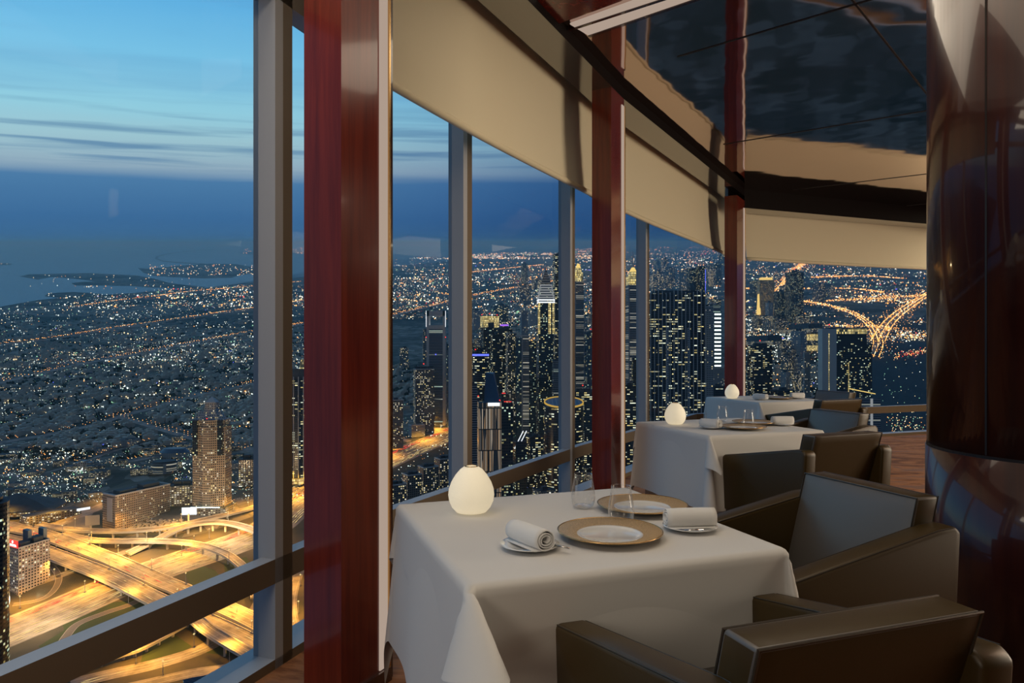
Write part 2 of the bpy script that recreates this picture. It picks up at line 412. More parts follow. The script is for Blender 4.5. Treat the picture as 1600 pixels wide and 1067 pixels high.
blind(vadd(bD, uD, .28), vadd(bD, uD, 6.9), 2.51, 'cream roller blind across the far window beside the round pillar')

# round lacquered pillar at the right
px_, py_, pr = 2.41, 3.01, .55
root = tag(empty('round_pillar', (px_, py_, 0)), 'huge round polished dark wood pillar standing at the right edge', 'pillar')
bm = bmesh.new(); lathe(bm, [(0, 0), (pr + .006, 0), (pr + .006, .870), (0, .870)], 96); obj('base_drum', bm, M['pillar'], root, False)
bm = bmesh.new(); lathe(bm, [(0, .88), (pr, .88), (pr, CEIL), (0, CEIL)], 128); bm.normal_update()
for f in bm.faces: f.smooth = abs(f.normal.z) < .5
o = obj('shaft', bm, M['pillar'], root)
bm = bmesh.new(); lathe(bm, [(pr - .01, .866), (pr + .002, .866), (pr + .002, .882), (pr - .01, .882)], 96); obj('joint_ring', bm, M['seam'], root)
for a in (-2.78, -2.2, -1.7):
    bm = bmesh.new(); x, y = (pr + .001) * math.cos(a), (pr + .001) * math.sin(a); t = (-math.sin(a), math.cos(a))
    slab(bm, (x - t[0] * .004, y - t[1] * .004), (x + t[0] * .004, y + t[1] * .004), -.003, (math.cos(a), math.sin(a)), .885, CEIL - .01); obj('panel_seam', bm, M['seam'], root)
for ob in root.children:
    if ob.name.startswith(('base_drum',)):
        for p in ob.data.polygons: p.use_smooth = abs(p.normal.z) < .5

# pale ceiling light slot and wooden panel at the top of the view
root = tag(empty('ceiling_light_slot', (.80, 4.5, CEIL)), 'pale ceiling slot light running in from the window beam', 'ceiling light')
sd = unit((.49, 4.54), (2.0, 3.27)); sn = nrm(sd)
bm = bmesh.new(); slab(bm, (.49 - .8, 4.54 - 4.5), (2.0 - .8, 3.27 - 4.5), -.20, sn, -.014, -.004); obj('diffuser', bm, M['strip'], root)
bm = bmesh.new(); slab(bm, (.49 - .8, 4.54 - 4.5), (2.0 - .8, 3.27 - 4.5), .025, sn, -.02, -.001); slab(bm, vadd((.50 - .8, 4.62 - 4.5), sn, -.2), vadd((1.9 - .8, 3.55 - 4.5), sn, -.2), -.02, sn, -.02, -.001)
obj('slot_frame', bm, M['darkwood'], root)
bm = bmesh.new(); q0 = vadd((.44, 4.52), sn, -.235); slab(bm, q0, vadd(q0, sd, 1.75), -1.7, sn, CEIL - .03, CEIL - .003)
bmesh.ops.translate(bm, verts=bm.verts, vec=(0, 0, 0)); 
tag(obj('trim_5', bm, M['mahogany']), kind='structure')

# ------------------------------------------------------------------ dining furniture
TA = math.atan2(.332, .943)
FL = [(-.095, 1.692), (1.282, 4.573), (2.60, 7.40)]
TW = .90
def cloth(d, z, grow, A0, skew, ripple, seed):
    a = TW / 2 + grow; st = .018; n = int(round((a + d) / st)); rn = random.Random(seed)
    ph = [rn.random() * 6 for _ in range(8)]
    bm = bmesh.new(); g = {}
    r = .012
    def hang(o):
        if o < r * PI / 2: an = o / r; return r * math.sin(an), r * (1 - math.cos(an))
        e = o - r * PI / 2; return r + e * (.05 if d > .3 else .012), r + e * .9987
    for i in range(-n, n + 1):
        for j in range(-n, n + 1):
            s, t = i / n * (a + d), j / n * (a + d)
            os_, ot = abs(s) - a, abs(t) - a; ss = 1 if s > 0 else -1; ts = 1 if t > 0 else -1
            if os_ <= 0 and ot <= 0: p = [s, t, 0]
            elif ot <= 0:
                h, dn = hang(os_); q = dn / .5; h += ripple * q * (.5 + .5 * math.sin(t * 11 + ph[0] + ss)) * (1 - (t / a) ** 2 * .3)
                p = [ss * (a + h), t, -dn]
            elif os_ <= 0:
                h, dn = hang(ot); q = dn / .5; h += ripple * q * (.5 + .5 * math.sin(s * 9 + ph[1] + ts)) * (1 - (s / a) ** 2 * .3)
                p = [s, ts * (a + h), -dn]
            else:
                rho = math.hypot(os_, ot); phi = math.atan2(ot, os_)
                h0, dn = hang(rho)
                A = A0 * (1.0 if (ss < 0 and ts < 0) else .25) * math.sin(2 * phi) ** 1.2
                hd = (math.cos(phi + skew * math.sin(2 * phi)), math.sin(phi + skew * math.sin(2 * phi)))
                base = h0 + ripple * (dn / .5) * .5
                p = [ss * (a + hd[0] * (base + rho * math.sin(A))), ts * (a + hd[1] * (base + rho * math.sin(A))), -dn * math.cos(A)]
            g[i, j] = bm.verts.new((p[0], p[1], z + p[2]))
    for i in range(-n, n):
        for j in range(-n, n): bm.faces.new((g[i, j], g[i + 1, j], g[i + 1, j + 1], g[i, j + 1]))
    return bm
TNAME = ['front', 'middle', 'farthest']
tables = []
for k, (fx, fy) in enumerate(FL):
    ex = (math.cos(TA), math.sin(TA)); ey = (-ex[1], ex[0])
    cx_, cy_ = fx + ex[0] * .45 + ey[0] * .45, fy + ex[1] * .45 + ey[1] * .45
    t = tag(empty('dining_table', (cx_, cy_, 0), TA), ['square dining table nearest, mostly hidden under white cloths', 'square dining table in the middle, pale leg showing below its cloth', 'square dining table farthest away, hidden under its white cloths'][k], 'table')
    bm = bmesh.new(); box(bm, -.445, .445, -.445, .445, .70, .735); obj('tabletop', bm, M['chairwood'], t)
    for sx in (-1, 1):
        for sy in (-1, 1):
            bm = bmesh.new(); box(bm, sx * .39 - .03, sx * .39 + .03, sy * .39 - .03, sy * .39 + .03, 0, .70); bev(bm, .004, 1); obj('leg', bm, M['tableleg'], t)
    c = obj('tablecloth', cloth(.49, .742, .004, .22, .3, .022, 11 + k), M['linen'], None, True); c.location = (cx_, cy_, 0); c.rotation_euler = (0, 0, TA)
    tag(c, 'long white under cloth hanging almost to the floor on the %s table' % TNAME[k], 'tablecloth', 'white tablecloths')
    c = obj('tablecloth', cloth(.20, .7475, .010, 1.05 if k == 0 else .6, .78 if k == 0 else .6, .009, 21 + k), M['linen'], None, True); c.location = (cx_, cy_, 0); c.rotation_euler = (0, 0, TA)
    tag(c, 'short white top cloth with pointed corners laid over the %s table' % TNAME[k], 'tablecloth', 'white tablecloths')
    tables.append((cx_, cy_))
TZ = .7495

# armchair: origin below the centre of the back's top, facing +Y in its own frame
def armchair(label):
    root = tag(empty('armchair'), label, 'armchair', 'dark leather armchairs around the tables')
    for s in (-1, 1):
        bm = bmesh.new()
        x0, x1 = (.25, .335) if s > 0 else (-.335, -.25)
        prof = [(-.07, .27), (.60, .27), (.62, .605), (.605, .625), (.58, .628), (.0, .735), (-.075, .74), (-.10, .72)]
        a = [bm.verts.new((x0, y, z)) for y, z in prof]; b = [bm.verts.new((x1, y, z)) for y, z in prof]
        bm.faces.new(a[::-1] if True else a); bm.faces.new(b)
        for i in range(len(prof)): j = (i + 1) % len(prof); bm.faces.new((a[i], a[j], b[j], b[i]))
        bmesh.ops.recalc_face_normals(bm, faces=bm.faces); bev(bm, .014, 3, .5)
        ob = obj('armrest', bm, M['leather'], root, True)
        bm = bmesh.new()
        for xx in (x0 + .004, x1 - .004):
            tube(bm, [(xx, .603, .61), (xx, .58, .6245), (xx, .0, .7315), (xx, -.07, .7365)], .0022, 6)
        obj('seam_piping', bm, M['piping'], ob)
    # backrest, leaning
    bm = bmesh.new(); NX, NZ = 10, 10
    def bp(x, f, side):
        z = .34 + f * .48; y = .13 * (1 - f) * 1.0 - .0
        if side: y += .0 + .028 * (1 - (x / .25) ** 2) * math.sin(PI * min(1, f * 1.0 + .0)) ** .5 if 0 < f < 1 else 0
        else: y -= .085 + .01 * f
        return (x, y, z)
    G = {}
    for sd_ in (0, 1):
        for i in range(NX + 1):
            for j in range(NZ + 1):
                G[sd_, i, j] = bm.verts.new(bp(-.255 + .51 * i / NX, j / NZ, sd_))
    for i in range(NX):
        for j in range(NZ):
            bm.faces.new((G[0, i, j], G[0, i + 1, j], G[0, i + 1, j + 1], G[0, i, j + 1])).material_index = 1
            bm.faces.new((G[1, i, j], G[1, i, j + 1], G[1, i + 1, j + 1], G[1, i + 1, j]))
    for i in range(NX):
        bm.faces.new((G[0, i, NZ], G[0, i + 1, NZ], G[1, i + 1, NZ], G[1, i, NZ])).material_index = 1; bm.faces.new((G[0, i, 0], G[1, i, 0], G[1, i + 1, 0], G[0, i + 1, 0]))
    for j in range(NZ):
        bm.faces.new((G[0, 0, j], G[0, 0, j + 1], G[1, 0, j + 1], G[1, 0, j])).material_index = 1; bm.faces.new((G[0, NX, j], G[1, NX, j], G[1, NX, j + 1], G[0, NX, j + 1])).material_index = 1
    bmesh.ops.recalc_face_normals(bm, faces=bm.faces); bev(bm, .008, 2, .7)
    bk = obj('backrest', bm, [M['leatherback'], M['leather']], root, True)
    bm = bmesh.new()
    for yy in (.0, -.093):
        tube(bm, [(-.253, yy + .128 - (0.0), .36), (-.253, yy, .818), (.253, yy, .818), (.253, yy + .128, .36)], .0035, 6)
    obj('piping', bm, M['piping'], bk)
    bm = bmesh.new(); box(bm, -.25, .25, .03, .60, .34, .46); bev(bm, .025, 3); obj('seat_cushion', bm, M['leatherback'], root, True)
    bm = bmesh.new(); box(bm, -.25, .25, .0, .59, .27, .34); obj('seat_frame', bm, M['leather'], root)
    bm = bmesh.new(); box(bm, -.325, .325, -.06, .59, .245, .27); obj('base_rail', bm, M['chairwood'], root)
    for sx in (-1, 1):
        for y0, y1, dy in ((.54, .585, .0), (-.055, -.01, -.03)):
            bm = bmesh.new(); x = sx * .3
            hexa(bm, [(x - .016, y0 + dy + .004, 0), (x + .016, y0 + dy + .004, 0), (x + .016, y1 + dy - .006, 0), (x - .016, y1 + dy - .006, 0), (x - .022, y0, .25), (x + .022, y0, .25), (x + .022, y1, .25), (x - .022, y1, .25)])
            obj('leg', bm, M['chairwood'], root)
    return root
ch0 = armchair('dark leather armchair nearest the camera, seen from behind at front table')
def tpt(k, a, b):
    ex = (math.cos(TA), math.sin(TA)); return (FL[k][0] + ex[0] * a - ex[1] * b, FL[k][1] + ex[1] * a + ex[0] * b)
chairs = [(.61, 1.32, TA + .0, None),
          (1.245, 2.55, TA + PI / 2, 'dark leather armchair at the right side of the front table, grey cushion facing window'),
          (1.905, 4.13, TA + .04, 'black armchair seen from behind on the near side of the middle table'),
          (2.53, 5.53, TA + PI / 2, 'dark armchair with grey back cushion at right side of middle table'),
          (3.15, 6.87, TA + .03, 'black armchair seen from behind at the near side of farthest table'),
          (3.70, 8.13, TA + PI / 2, 'farthest armchair, grey cushion just visible at right of the last table')]
for i, (x, y, r, lb) in enumerate(chairs):
    o = ch0 if i == 0 else copy_tree(ch0)
    o.location = (x, y, 0); o.rotation_euler = (0, 0, r)
    if lb: o['label'] = lb

# table lamps
bm = bmesh.new()
prof = [(.0, 0), (.040, 0), (.052, .003), (.066, .018), (.076, .040), (.079, .060), (.077, .080), (.069, .103), (.055, .127), (.038, .147), (.024, .156), (.018, .1575), (.016, .155), (.0, .150)]
lathe(bm, prof, 64)
lroot = tag(empty('table_lamp'), 'x', 'table lamp', 'glowing egg shaped table lamps')
obj('lamp_shade', bm, M['lamp'], lroot, True)
bm = bmesh.new(); lathe(bm, [(.019, .1572), (.0235, .1572), (.0225, .1592), (.018, .1592), (.019, .1572)], 32); tag(obj('rim', bm, M['gold'], lroot, True), 'thin golden rim around the opening')
for i, (x, y, lb) in enumerate([(-.14, 2.42, 'glowing egg shaped table lamp on the front table by the window'),
                                (1.217, 5.25, 'glowing egg shaped table lamp on the middle table'),
                                (2.50, 8.00, 'small distant glowing egg shaped table lamp on the farthest table')]):
    o = lroot if i == 0 else copy_tree(lroot)
    o.location = (x, y, TZ); o['label'] = lb; o.rotation_euler = (0, 0, i)

# crockery
def charger():
    root = tag(empty('charger_plate'), 'x', 'plate', 'gold rimmed charger plates')
    bm = bmesh.new(); lathe(bm, [(0, .002), (.085, .002), (.10, .004), (.153, .018), (.156, .0195), (.154, .0215), (.098, .0095), (.096, .0095)], 72)
    obj('rim', bm, [M['speckle']], root, True)
    bm = bmesh.new(); lathe(bm, [(.154, .0205), (.1565, .0205), (.157, .0218), (.1545, .0228), (.153, .0215)], 72); tag(obj('gold_edge', bm, M['gold'], root, True), 'shiny gold line on the rim edge')
    bm = bmesh.new(); lathe(bm, [(0, .005), (.082, .005), (.090, .0085), (.0965, .0108), (.098, .0105), (.094, .004), (0, .003)], 72); tag(obj('well', bm, M['china'], root, True), 'glossy white centre')
    return root
cp = charger()
for i, (x, y, lb) in enumerate([(.292, 2.10, 'gold rimmed white charger plate nearest the camera on the front table'),
                                (.455, 2.46, 'gold rimmed charger plate behind the nearest one, on the front table'),
                                (1.62, 4.93, 'white gold rimmed charger plate nearer in the middle table setting'),
                                (1.80, 5.24, 'charger plate at the back of the middle table behind glasses'),
                                (2.98, 7.86, 'charger plate on the farthest table between two napkins')]):
    o = cp if i == 0 else copy_tree(cp); o.location = (x, y, TZ); o['label'] = lb
def side_plate():
    root = tag(empty('side_plate'), 'x', 'plate', 'small white side plates under napkins')
    bm = bmesh.new(); lathe(bm, [(0, .001), (.045, .001), (.060, .005), (.083, .012), (.0835, .0135), (.060, .0085), (.045, .0045), (0, .004)], 56); obj('dish', bm, M['china'], root, True)
    return root
spl = side_plate()
# rolled napkin along X, centre at origin, resting on z=0
def napkin():
    root = tag(empty('rolled_napkin'), 'x', 'napkin', 'rolled white napkins')
    bm = bmesh.new(); L = .155; th = []; NT_ = 90
    for i in range(NT_ + 1):
        f = i / NT_; a = f * 2 * PI * 3.2 - PI / 2 ; r = .006 + .0225 * f ** .8 * 1.0 + .0012 * math.sin(a * 2.3)
        th.append((r * math.cos(a) * 1.18, r * math.sin(a)))
    for half in range(1):
        rows = []
        NXX = 8
        for k in range(NXX + 1):
            x = -L / 2 + L * k / NXX; e = 1 - .05 * abs(2 * k / NXX - 1) ** 3
            rows.append([bm.verts.new((x + .0015 * math.sin(j * .31), y * e, z * e + .0285)) for j, (y, z) in enumerate(th)])
        for k in range(NXX):
            for j in range(NT_): bm.faces.new((rows[k][j], rows[k + 1][j], rows[k + 1][j + 1], rows[k][j + 1]))
    o = obj('rolled_cloth', bm, M['linen2'], root, True)
    md = o.modifiers.new('thick', 'SOLIDIFY'); md.thickness = .0028; md.offset = -1
    bm = bmesh.new()   # loose leading edge lying flat below the roll
    box(bm, -L / 2 + .004, L / 2 - .004, -.036, .004, .0005, .003); bev(bm, .001, 1); obj('loose_flap', bm, M['linen2'], root, True)
    return root
nk = napkin()
def knife():
    root = tag(empty('butter_knife'), 'x', 'knife')
    bm = bmesh.new(); box(bm, -.075, .02, -.004, .004, .0, .0035); bev(bm, .0015, 2); obj('handle', bm, M['steel'], root, True)
    bm = bmesh.new(); poly(bm, [(.02, -.003), (.075, -.008), (.085, .0), (.06, .006), (.02, .004)], .0008, .0026); obj('blade', bm, M['steel'], root)
    return root
nap = [(.05, 1.985, 2.17, 'front table, left of the nearest charger plate', True), (.553, 2.19, .10, 'front table, at its right edge', True),
       (1.40, 4.96, 2.2, 'middle table, left of the plates', True), (1.985, 5.17, .06, 'middle table, right of the plates', True),
       (2.74, 7.76, 2.3, 'farthest table, left of its plate', True), (3.22, 7.95, .06, 'farthest table, right of its plate', True)]
for i, (x, y, r, lb, p) in enumerate(nap):
    o = nk if i == 0 else copy_tree(nk); o.location = (x, y, TZ + .0098); o.rotation_euler = (0, 0, r - PI if r > 1 else r); o['label'] = 'rolled white napkin on the ' + lb
    o = spl if i == 0 else copy_tree(spl); o.location = (x, y, TZ); o['label'] = 'small white plate under the napkin, ' + lb
kn = knife(); kn.location = (.123, 1.955, TZ + .0135); kn.rotation_euler = (0, 0, 2.4); kn.scale = (.62, .8, 1); tag(kn, 'small steel butter knife on the side plate of the front table', 'knife')
kn2 = copy_tree(kn); kn2.location = (.565, 2.122, TZ + .0135); kn2.rotation_euler = (0, 0, .12); kn2['label'] = 'steel butter knife under the right napkin of the front table'
def tumbler():
    bm = bmesh.new()
    lathe(bm, [(0, .001), (.026, 0), (.034, .006), (.0405, .020), (.0425, .038), (.040, .060), (.0345, .092), (.0315, .118), (.0322, .1185), (.0355, .092), (.0412, .060), (.0438, .038), (.0418, .018), (.035, .003), (.026, -.0006)][:9], 48)
    o = obj('bowl', bm, M['glass'], None, True)
    root = tag(empty('stemless_glass'), 'x', 'glass', 'clear stemless glasses'); o.parent = root
    bm = bmesh.new(); lathe(bm, [(0, .006), (.022, .005), (.030, .009), (.024, .003), (0, .002)], 32); obj('thick_base', bm, M['glass'], root, True)
    bm = bmesh.new(); lathe(bm, [(.0312, .1178), (.0322, .1178), (.0322, .119), (.0312, .119), (.0312, .1178)], 48); obj('lip', bm, M['glass'], root, True)
    return root
tg = tumbler()
for i, (x, y, lb) in enumerate([(.252, 2.49, 'clear stemless glass left and behind the other on the front table'), (.352, 2.27, 'clear stemless glass between the two charger plates on the front table'),
                                (1.62, 5.42, 'clear stemless glass on the middle table, left one'), (1.72, 5.12, 'clear stemless glass on the middle table, right one near the napkin')]):
    o = tg if i == 0 else copy_tree(tg); o.location = (x, y, TZ); o['label'] = lb


# ================================================================== THE CITY, 440 m below
def gz(Y): return EYE - AH + K * Y
def G(px, py, h=0.0):
    Y = AH * F / (py - 378.0); return Vector(((px - CX) / F * Y, Y, gz(Y) + h))
def facade(name, wall, glass, bw=3.4, fh=3.6, wf=.7, hf=.6, lit=.25, colA=(1, .8, .35), colB=(.8, 1, .85), st=1.2, run=1.0, wrough=.7):
    m, n = mat(name)
    uv = n.n('ShaderNodeUVMap'); sx = n.n('ShaderNodeSeparateXYZ', {0: uv})
    oi = n.n('ShaderNodeObjectInfo'); sd = n.m('MULTIPLY', oi.outputs['Random'], 91.0)
    u = n.m('DIVIDE', sx.outputs[0], bw); v = n.m('DIVIDE', sx.outputs[1], fh)
    fu = n.m('FRACT', u); fv = n.m('FRACT', v)
    a = n.m('LESS_THAN', n.m('ABSOLUTE', n.m('SUBTRACT', fu, .5)), wf / 2); b = n.m('LESS_THAN', n.m('ABSOLUTE', n.m('SUBTRACT', fv, .5)), hf / 2)
    win = n.m('MULTIPLY', a, b)
    cell = n.n('ShaderNodeCombineXYZ', {0: n.m('FLOOR', n.m('DIVIDE', u, run)), 1: n.m('FLOOR', v), 2: sd})
    wn = n.n('ShaderNodeTexWhiteNoise', {'Vector': cell}, noise_dimensions='3D')
    cl_ = n.n('ShaderNodeTexNoise', {'Vector': n.n('ShaderNodeCombineXYZ', {0: n.m('MULTIPLY', u, .12), 1: n.m('MULTIPLY', v, .10), 2: sd}), 'Scale': 1.0, 'Detail': 2.0})
    thr = n.m('MULTIPLY', lit, n.rng(cl_.outputs[0], .35, .62, .25, 1.9))
    on_ = n.m('MULTIPLY', n.m('LESS_THAN', wn.outputs[0], thr), win)
    ws = n.n('ShaderNodeSeparateXYZ', {0: wn.outputs[1]})
    br = n.m('MULTIPLY', n.m('ADD', .25, n.m('POWER', ws.outputs[1], 2.0)), st)
    col = n.mix(ws.outputs[2], (*colA, 1), (*colB, 1))
    base = n.mix(win, (*wall, 1), (*glass, 1))
    rg = n.m('SUBTRACT', wrough, n.m('MULTIPLY', win, wrough - .15))
    p = n.n('ShaderNodeBsdfPrincipled', {'Base Color': base, 'Roughness': rg, 'Emission Color': col, 'Emission Strength': n.m('MULTIPLY', on_, br)})
    n.n('ShaderNodeOutputMaterial', {0: p}); m.cycles.emission_sampling = 'NONE'; return m
YEL, WHT, GRN, ORG = (1, .78, .25), (1, .95, .8), (.7, 1, .8), (1, .5, .12)
FM = dict(
    beige=facade('beige_stone_facade', (.42, .35, .26), (.03, .035, .04), 3.0, 3.8, .62, .5, .14, YEL, WHT, 1.0),
    hotel=facade('pale_hotel_facade', (.55, .46, .40), (.02, .02, .025), 4.2, 3.7, .55, .5, .16, WHT, YEL, 1.2),
    block=facade('brown_grid_facade', (.40, .32, .25), (.04, .035, .03), 3.2, 3.5, .55, .62, .07, WHT, YEL, .8),
    darklit=facade('dark_glass_facade_lit_offices', (.012, .016, .022), (.012, .018, .03), 2.6, 3.9, .8, .42, .22, YEL, (.9, 1, .8), 1.3, 2.0, .3),
    dark=facade('dark_glass_facade', (.02, .025, .03), (.012, .02, .03), 3.0, 3.8, .8, .5, .13, YEL, GRN, .9, 1.0, .3),
    resid=facade('concrete_balcony_facade', (.17, .17, .17), (.02, .025, .03), 3.4, 3.4, .6, .55, .22, YEL, WHT, .9),
    grey=facade('pale_grey_panel_facade', (.30, .33, .36), (.05, .06, .07), 3.6, 3.6, .5, .45, .12, YEL, WHT, .8),
    slit=facade('grey_slit_facade', (.26, .28, .30), (.03, .035, .04), 40.0, 3.8, .86, .42, .35, (1, .9, .6), WHT, .5, 1.0),
    blue=facade('blue_glass_facade', (.05, .09, .12), (.03, .06, .10), 3.2, 3.9, .85, .7, .10, YEL, GRN, .8, 1.0, .25),
    mirror=facade('reflective_bronze_glass', (.05, .045, .04), (.12, .11, .10), 1.3, 26.0, .85, .95, .55, (1, .55, .2), (1, .9, .75), .30, 1.0, .2),
    bands=facade('banded_glass_facade', (.25, .27, .30), (.01, .02, .04), 60.0, 3.8, 1.0, .6, .10, WHT, GRN, .35, 1.0, .3),
    warm=facade('floodlit_sandstone_facade', (.5, .36, .2), (.3, .2, .1), 4.0, 4.5, .4, .5, .3, ORG, YEL, .8),
    gold=facade('golden_floodlit_crown', (.6, .45, .2), (.5, .4, .2), 3.0, 5.0, .8, .8, 1.5, (1, .72, .2), (1, .85, .4), 1.1),
    low=facade('low_building_facade', (.22, .21, .19), (.03, .03, .035), 4.0, 3.4, .6, .45, .35, YEL, WHT, 1.2),
)
M['roof'] = pbr('flat_roof', (.07, .085, .10), .85, noise=(.05, (.045, .055, .065), (1, 1, 1)))
M['roofblue'] = pbr('blue_steel_roof', (.035, .09, .16), .4)
M['concrete'] = pbr('pale_concrete', (.5, .5, .49), .7)
M['asphalt'] = pbr('highway_surface', (.34, .30, .26), .8, noise=(.05, (.15, .13, .11), (1, 1, 1)))
M['asphaltdark'] = pbr('side_street_surface', (.13, .11, .10), .8)
M['barrier'] = pbr('concrete_barrier', (.5, .46, .4), .7)
M['e_white'] = glow('white_light', (.85, 1, .92), 2.3); M['e_warm'] = glow('warm_light', (1, .78, .42), 2.3)
M['e_orange'] = glow('sodium_light', (1, .42, .10), 2.3); M['e_red'] = glow('red_light', (1, .05, .04), 1.6)
M['e_green'] = glow('green_light', (.45, 1, .6), 1.0); M['e_blue'] = glow('blue_light', (.12, .16, 1), 1.6)
M['e_purple'] = glow('purple_light', (.42, .16, 1), 1.1); M['e_gold'] = glow('golden_light', (1, .72, .22), 1.0)
M['e_pale'] = glow('pale_screen_light', (.9, .95, 1), 1.2); M['e_band'] = glow('soft_band_light', (.9, .95, 1), .28); M['e_head'] = glow('headlamp_light', (1, .74, .30), 1.0); M['e_amber'] = glow('amber_roof_light', (1, .62, .12), .55)

def prism(bm, pts, z0, z1, mi=0, mr=1, top=1.0, cap=True, c=None):
    """vertical prism with UVs in metres; top scales the upper outline"""
    uvl = bm.loops.layers.uv.verify()
    ar = sum(pts[i][0] * pts[(i + 1) % len(pts)][1] - pts[(i + 1) % len(pts)][0] * pts[i][1] for i in range(len(pts)))
    if ar < 0: pts = pts[::-1]
    cx = sum(p[0] for p in pts) / len(pts) if c is None else c[0]; cy_ = sum(p[1] for p in pts) / len(pts) if c is None else c[1]
    lo = [bm.verts.new((x, y, z0)) for x, y in pts]
    hi = [bm.verts.new((cx + (x - cx) * top, cy_ + (y - cy_) * top, z1)) for x, y in pts] if top > 0 else None
    per = 0.0
    if hi is None: apex = bm.verts.new((cx, cy_, z1))
    for i in range(len(pts)):
        j = (i + 1) % len(pts); L = math.hypot(pts[j][0] - pts[i][0], pts[j][1] - pts[i][1])
        if hi: f = bm.faces.new((lo[i], lo[j], hi[j], hi[i])); uvs = [(per, z0), (per + L, z0), (per + L, z1), (per, z1)]
        else: f = bm.faces.new((lo[i], lo[j], apex)); uvs = [(per, z0), (per + L, z0), (per + L / 2, z1)]
        for lp, q in zip(f.loops, uvs): lp[uvl].uv = q
        f.material_index = mi; per += L
    if hi and cap: bm.faces.new(hi).material_index = mr
def rect(w, d, a=0.0, cx=0.0, cy_=0.0):
    c, s = math.cos(a), math.sin(a)
    return [(cx + x * c - y * s, cy_ + x * s + y * c) for x, y in ((-w / 2, -d / 2), (w / 2, -d / 2), (w / 2, d / 2), (-w / 2, d / 2))]
def ngon(r, n=24, ry=None, a0=0.0): return [(r * math.cos(2 * PI * i / n + a0), (ry or r) * math.sin(2 * PI * i / n + a0)) for i in range(n)]
def spot3(bm, p, r, mi=0):
    x, y, z = p; v = [bm.verts.new((x + r, y, z)), bm.verts.new((x, y + r, z)), bm.verts.new((x - r, y, z)), bm.verts.new((x, y - r, z)), bm.verts.new((x, y, z + r)), bm.verts.new((x, y, z - r))]
    for a, b in ((0, 1), (1, 2), (2, 3), (3, 0)):
        bm.faces.new((v[a], v[b], v[4])).material_index = mi; bm.faces.new((v[b], v[a], v[5])).material_index = mi

LM = []
class B:
    """one building, placed by where it stands on the terrain"""
    def __init__(s, name, label, x0, x1, yb, yt, cat='tower', group=None):
        s.p = G((x0 + x1) / 2, yb); s.Y = s.p.y; s.sc = s.Y / F; s.w = (x1 - x0) * s.sc; s.h = (yb - yt) * s.sc
        s.r = tag(empty(name, s.p), label, cat, group); LM.append(((x0 + x1) / 2, yb, name.replace('_', ' '), label))
    def px(s, v): return v * s.sc
    def part(s, name, pts, z0, z1, fm, roof='roof', top=1.0, mr=1):
        bm = bmesh.new(); prism(bm, pts, z0, z1, 0, 1, top); return obj(name, bm, [FM.get(fm) or M[fm], M[roof]], s.r)
    def lights(s, name, pts, m, r):
        bm = bmesh.new()
        for p in pts: spot3(bm, p, r * s.sc)
        return obj(name, bm, M[m], s.r)
def simple(name, label, x0, x1, yb, yt, fm, dep=1.0, rot=.35, boxes=2, top=None, cat='tower', red=False):
    b = B(name, label, x0, x1, yb, yt, cat)
    rr = abs(math.cos(rot)) + dep * abs(math.sin(rot)); w_ = b.w / rr
    b.part('body', rect(w_, w_ * dep, rot), 0, b.h, fm)
    bm = bmesh.new(); pr = rect(w_, w_ * dep, rot); inn = rect(w_ * .93, w_ * dep - w_ * .07, rot)
    for i in range(4):
        j = (i + 1) % 4
        poly(bm, [pr[i], pr[j], inn[j], inn[i]], b.h, b.h + 1.6)
    obj('parapet', bm, M['concrete'] if fm in ('beige', 'hotel', 'grey', 'resid', 'block') else M['roof'], b.r)
    for k in range(boxes):
        b.part('roof_plant', rect(w_ * .3, w_ * dep * .35, rot, (k - .5 * (boxes - 1)) * w_ * .36 * math.cos(rot), (k - .5) * w_ * .2 * math.sin(rot)), b.h, b.h + w_ * .12 + 2, 'roof')
    if red: b.lights('warning_light', [(0, 0, b.h + w_ * .2 + 4)], 'e_red', 1.3)
    return b

# ---- land, sea, islands
FAR = 100000.0
def landmat():
    m, n = mat('dark_city_ground')
    t = n.n('ShaderNodeTexCoord'); g = t.outputs['Object']
    mp_ = n.n('ShaderNodeMapping', {0: g, 'Rotation': (0, 0, .75)})
    v = n.n('ShaderNodeTexVoronoi', {'Vector': mp_, 'Scale': .006}, feature='F1')
    vs = n.n('ShaderNodeTexVoronoi', {'Vector': mp_, 'Scale': .035}, feature='F1', distance='CHEBYCHEV')
    a = n.n('ShaderNodeTexNoise', {'Vector': g, 'Scale': .0016, 'Detail': 5.0})
    hs = n.n('ShaderNodeSeparateXYZ', {0: v.outputs[1]}); h2 = n.n('ShaderNodeSeparateXYZ', {0: vs.outputs[1]})
    c = n.ramp(hs.outputs[0], [(0, (.06, .07, .05, 1)), (.35, (.11, .11, .085, 1)), (.65, (.2, .18, .14, 1)), (1, (.32, .27, .2, 1))])
    c2 = n.ramp(h2.outputs[0], [(0, (.035, .055, .048, 1)), (.5, (.12, .125, .12, 1)), (1, (.40, .38, .35, 1))])
    c = n.mix(.6, c, c2)
    c = n.mix(n.rng(a.outputs[0], .5, .62), c, (.028, .042, .04, 1))
    p = n.n('ShaderNodeBsdfPrincipled', {'Base Color': c, 'Roughness': .95, 'Specular IOR Level': .1})
    n.n('ShaderNodeOutputMaterial', {0: p}); return m
M['land'] = landmat()
M['sea'] = pbr('calm_sea_water', (.05, .16, .27), .4, bump=(.004, .3, 3.0), Specular_IOR_Level=.45)
M['park'] = pbr('dark_park_ground', (.012, .022, .024), .95, noise=(.004, (.03, .04, .045), (1, 1, 1)))
M['verge'] = pbr('sandy_verge', (.085, .07, .05), .95, noise=(.02, (.04, .04, .028), (1, 1, 1))); M['grassm'] = pbr('roadside_grass', (.035, .055, .018), .95)
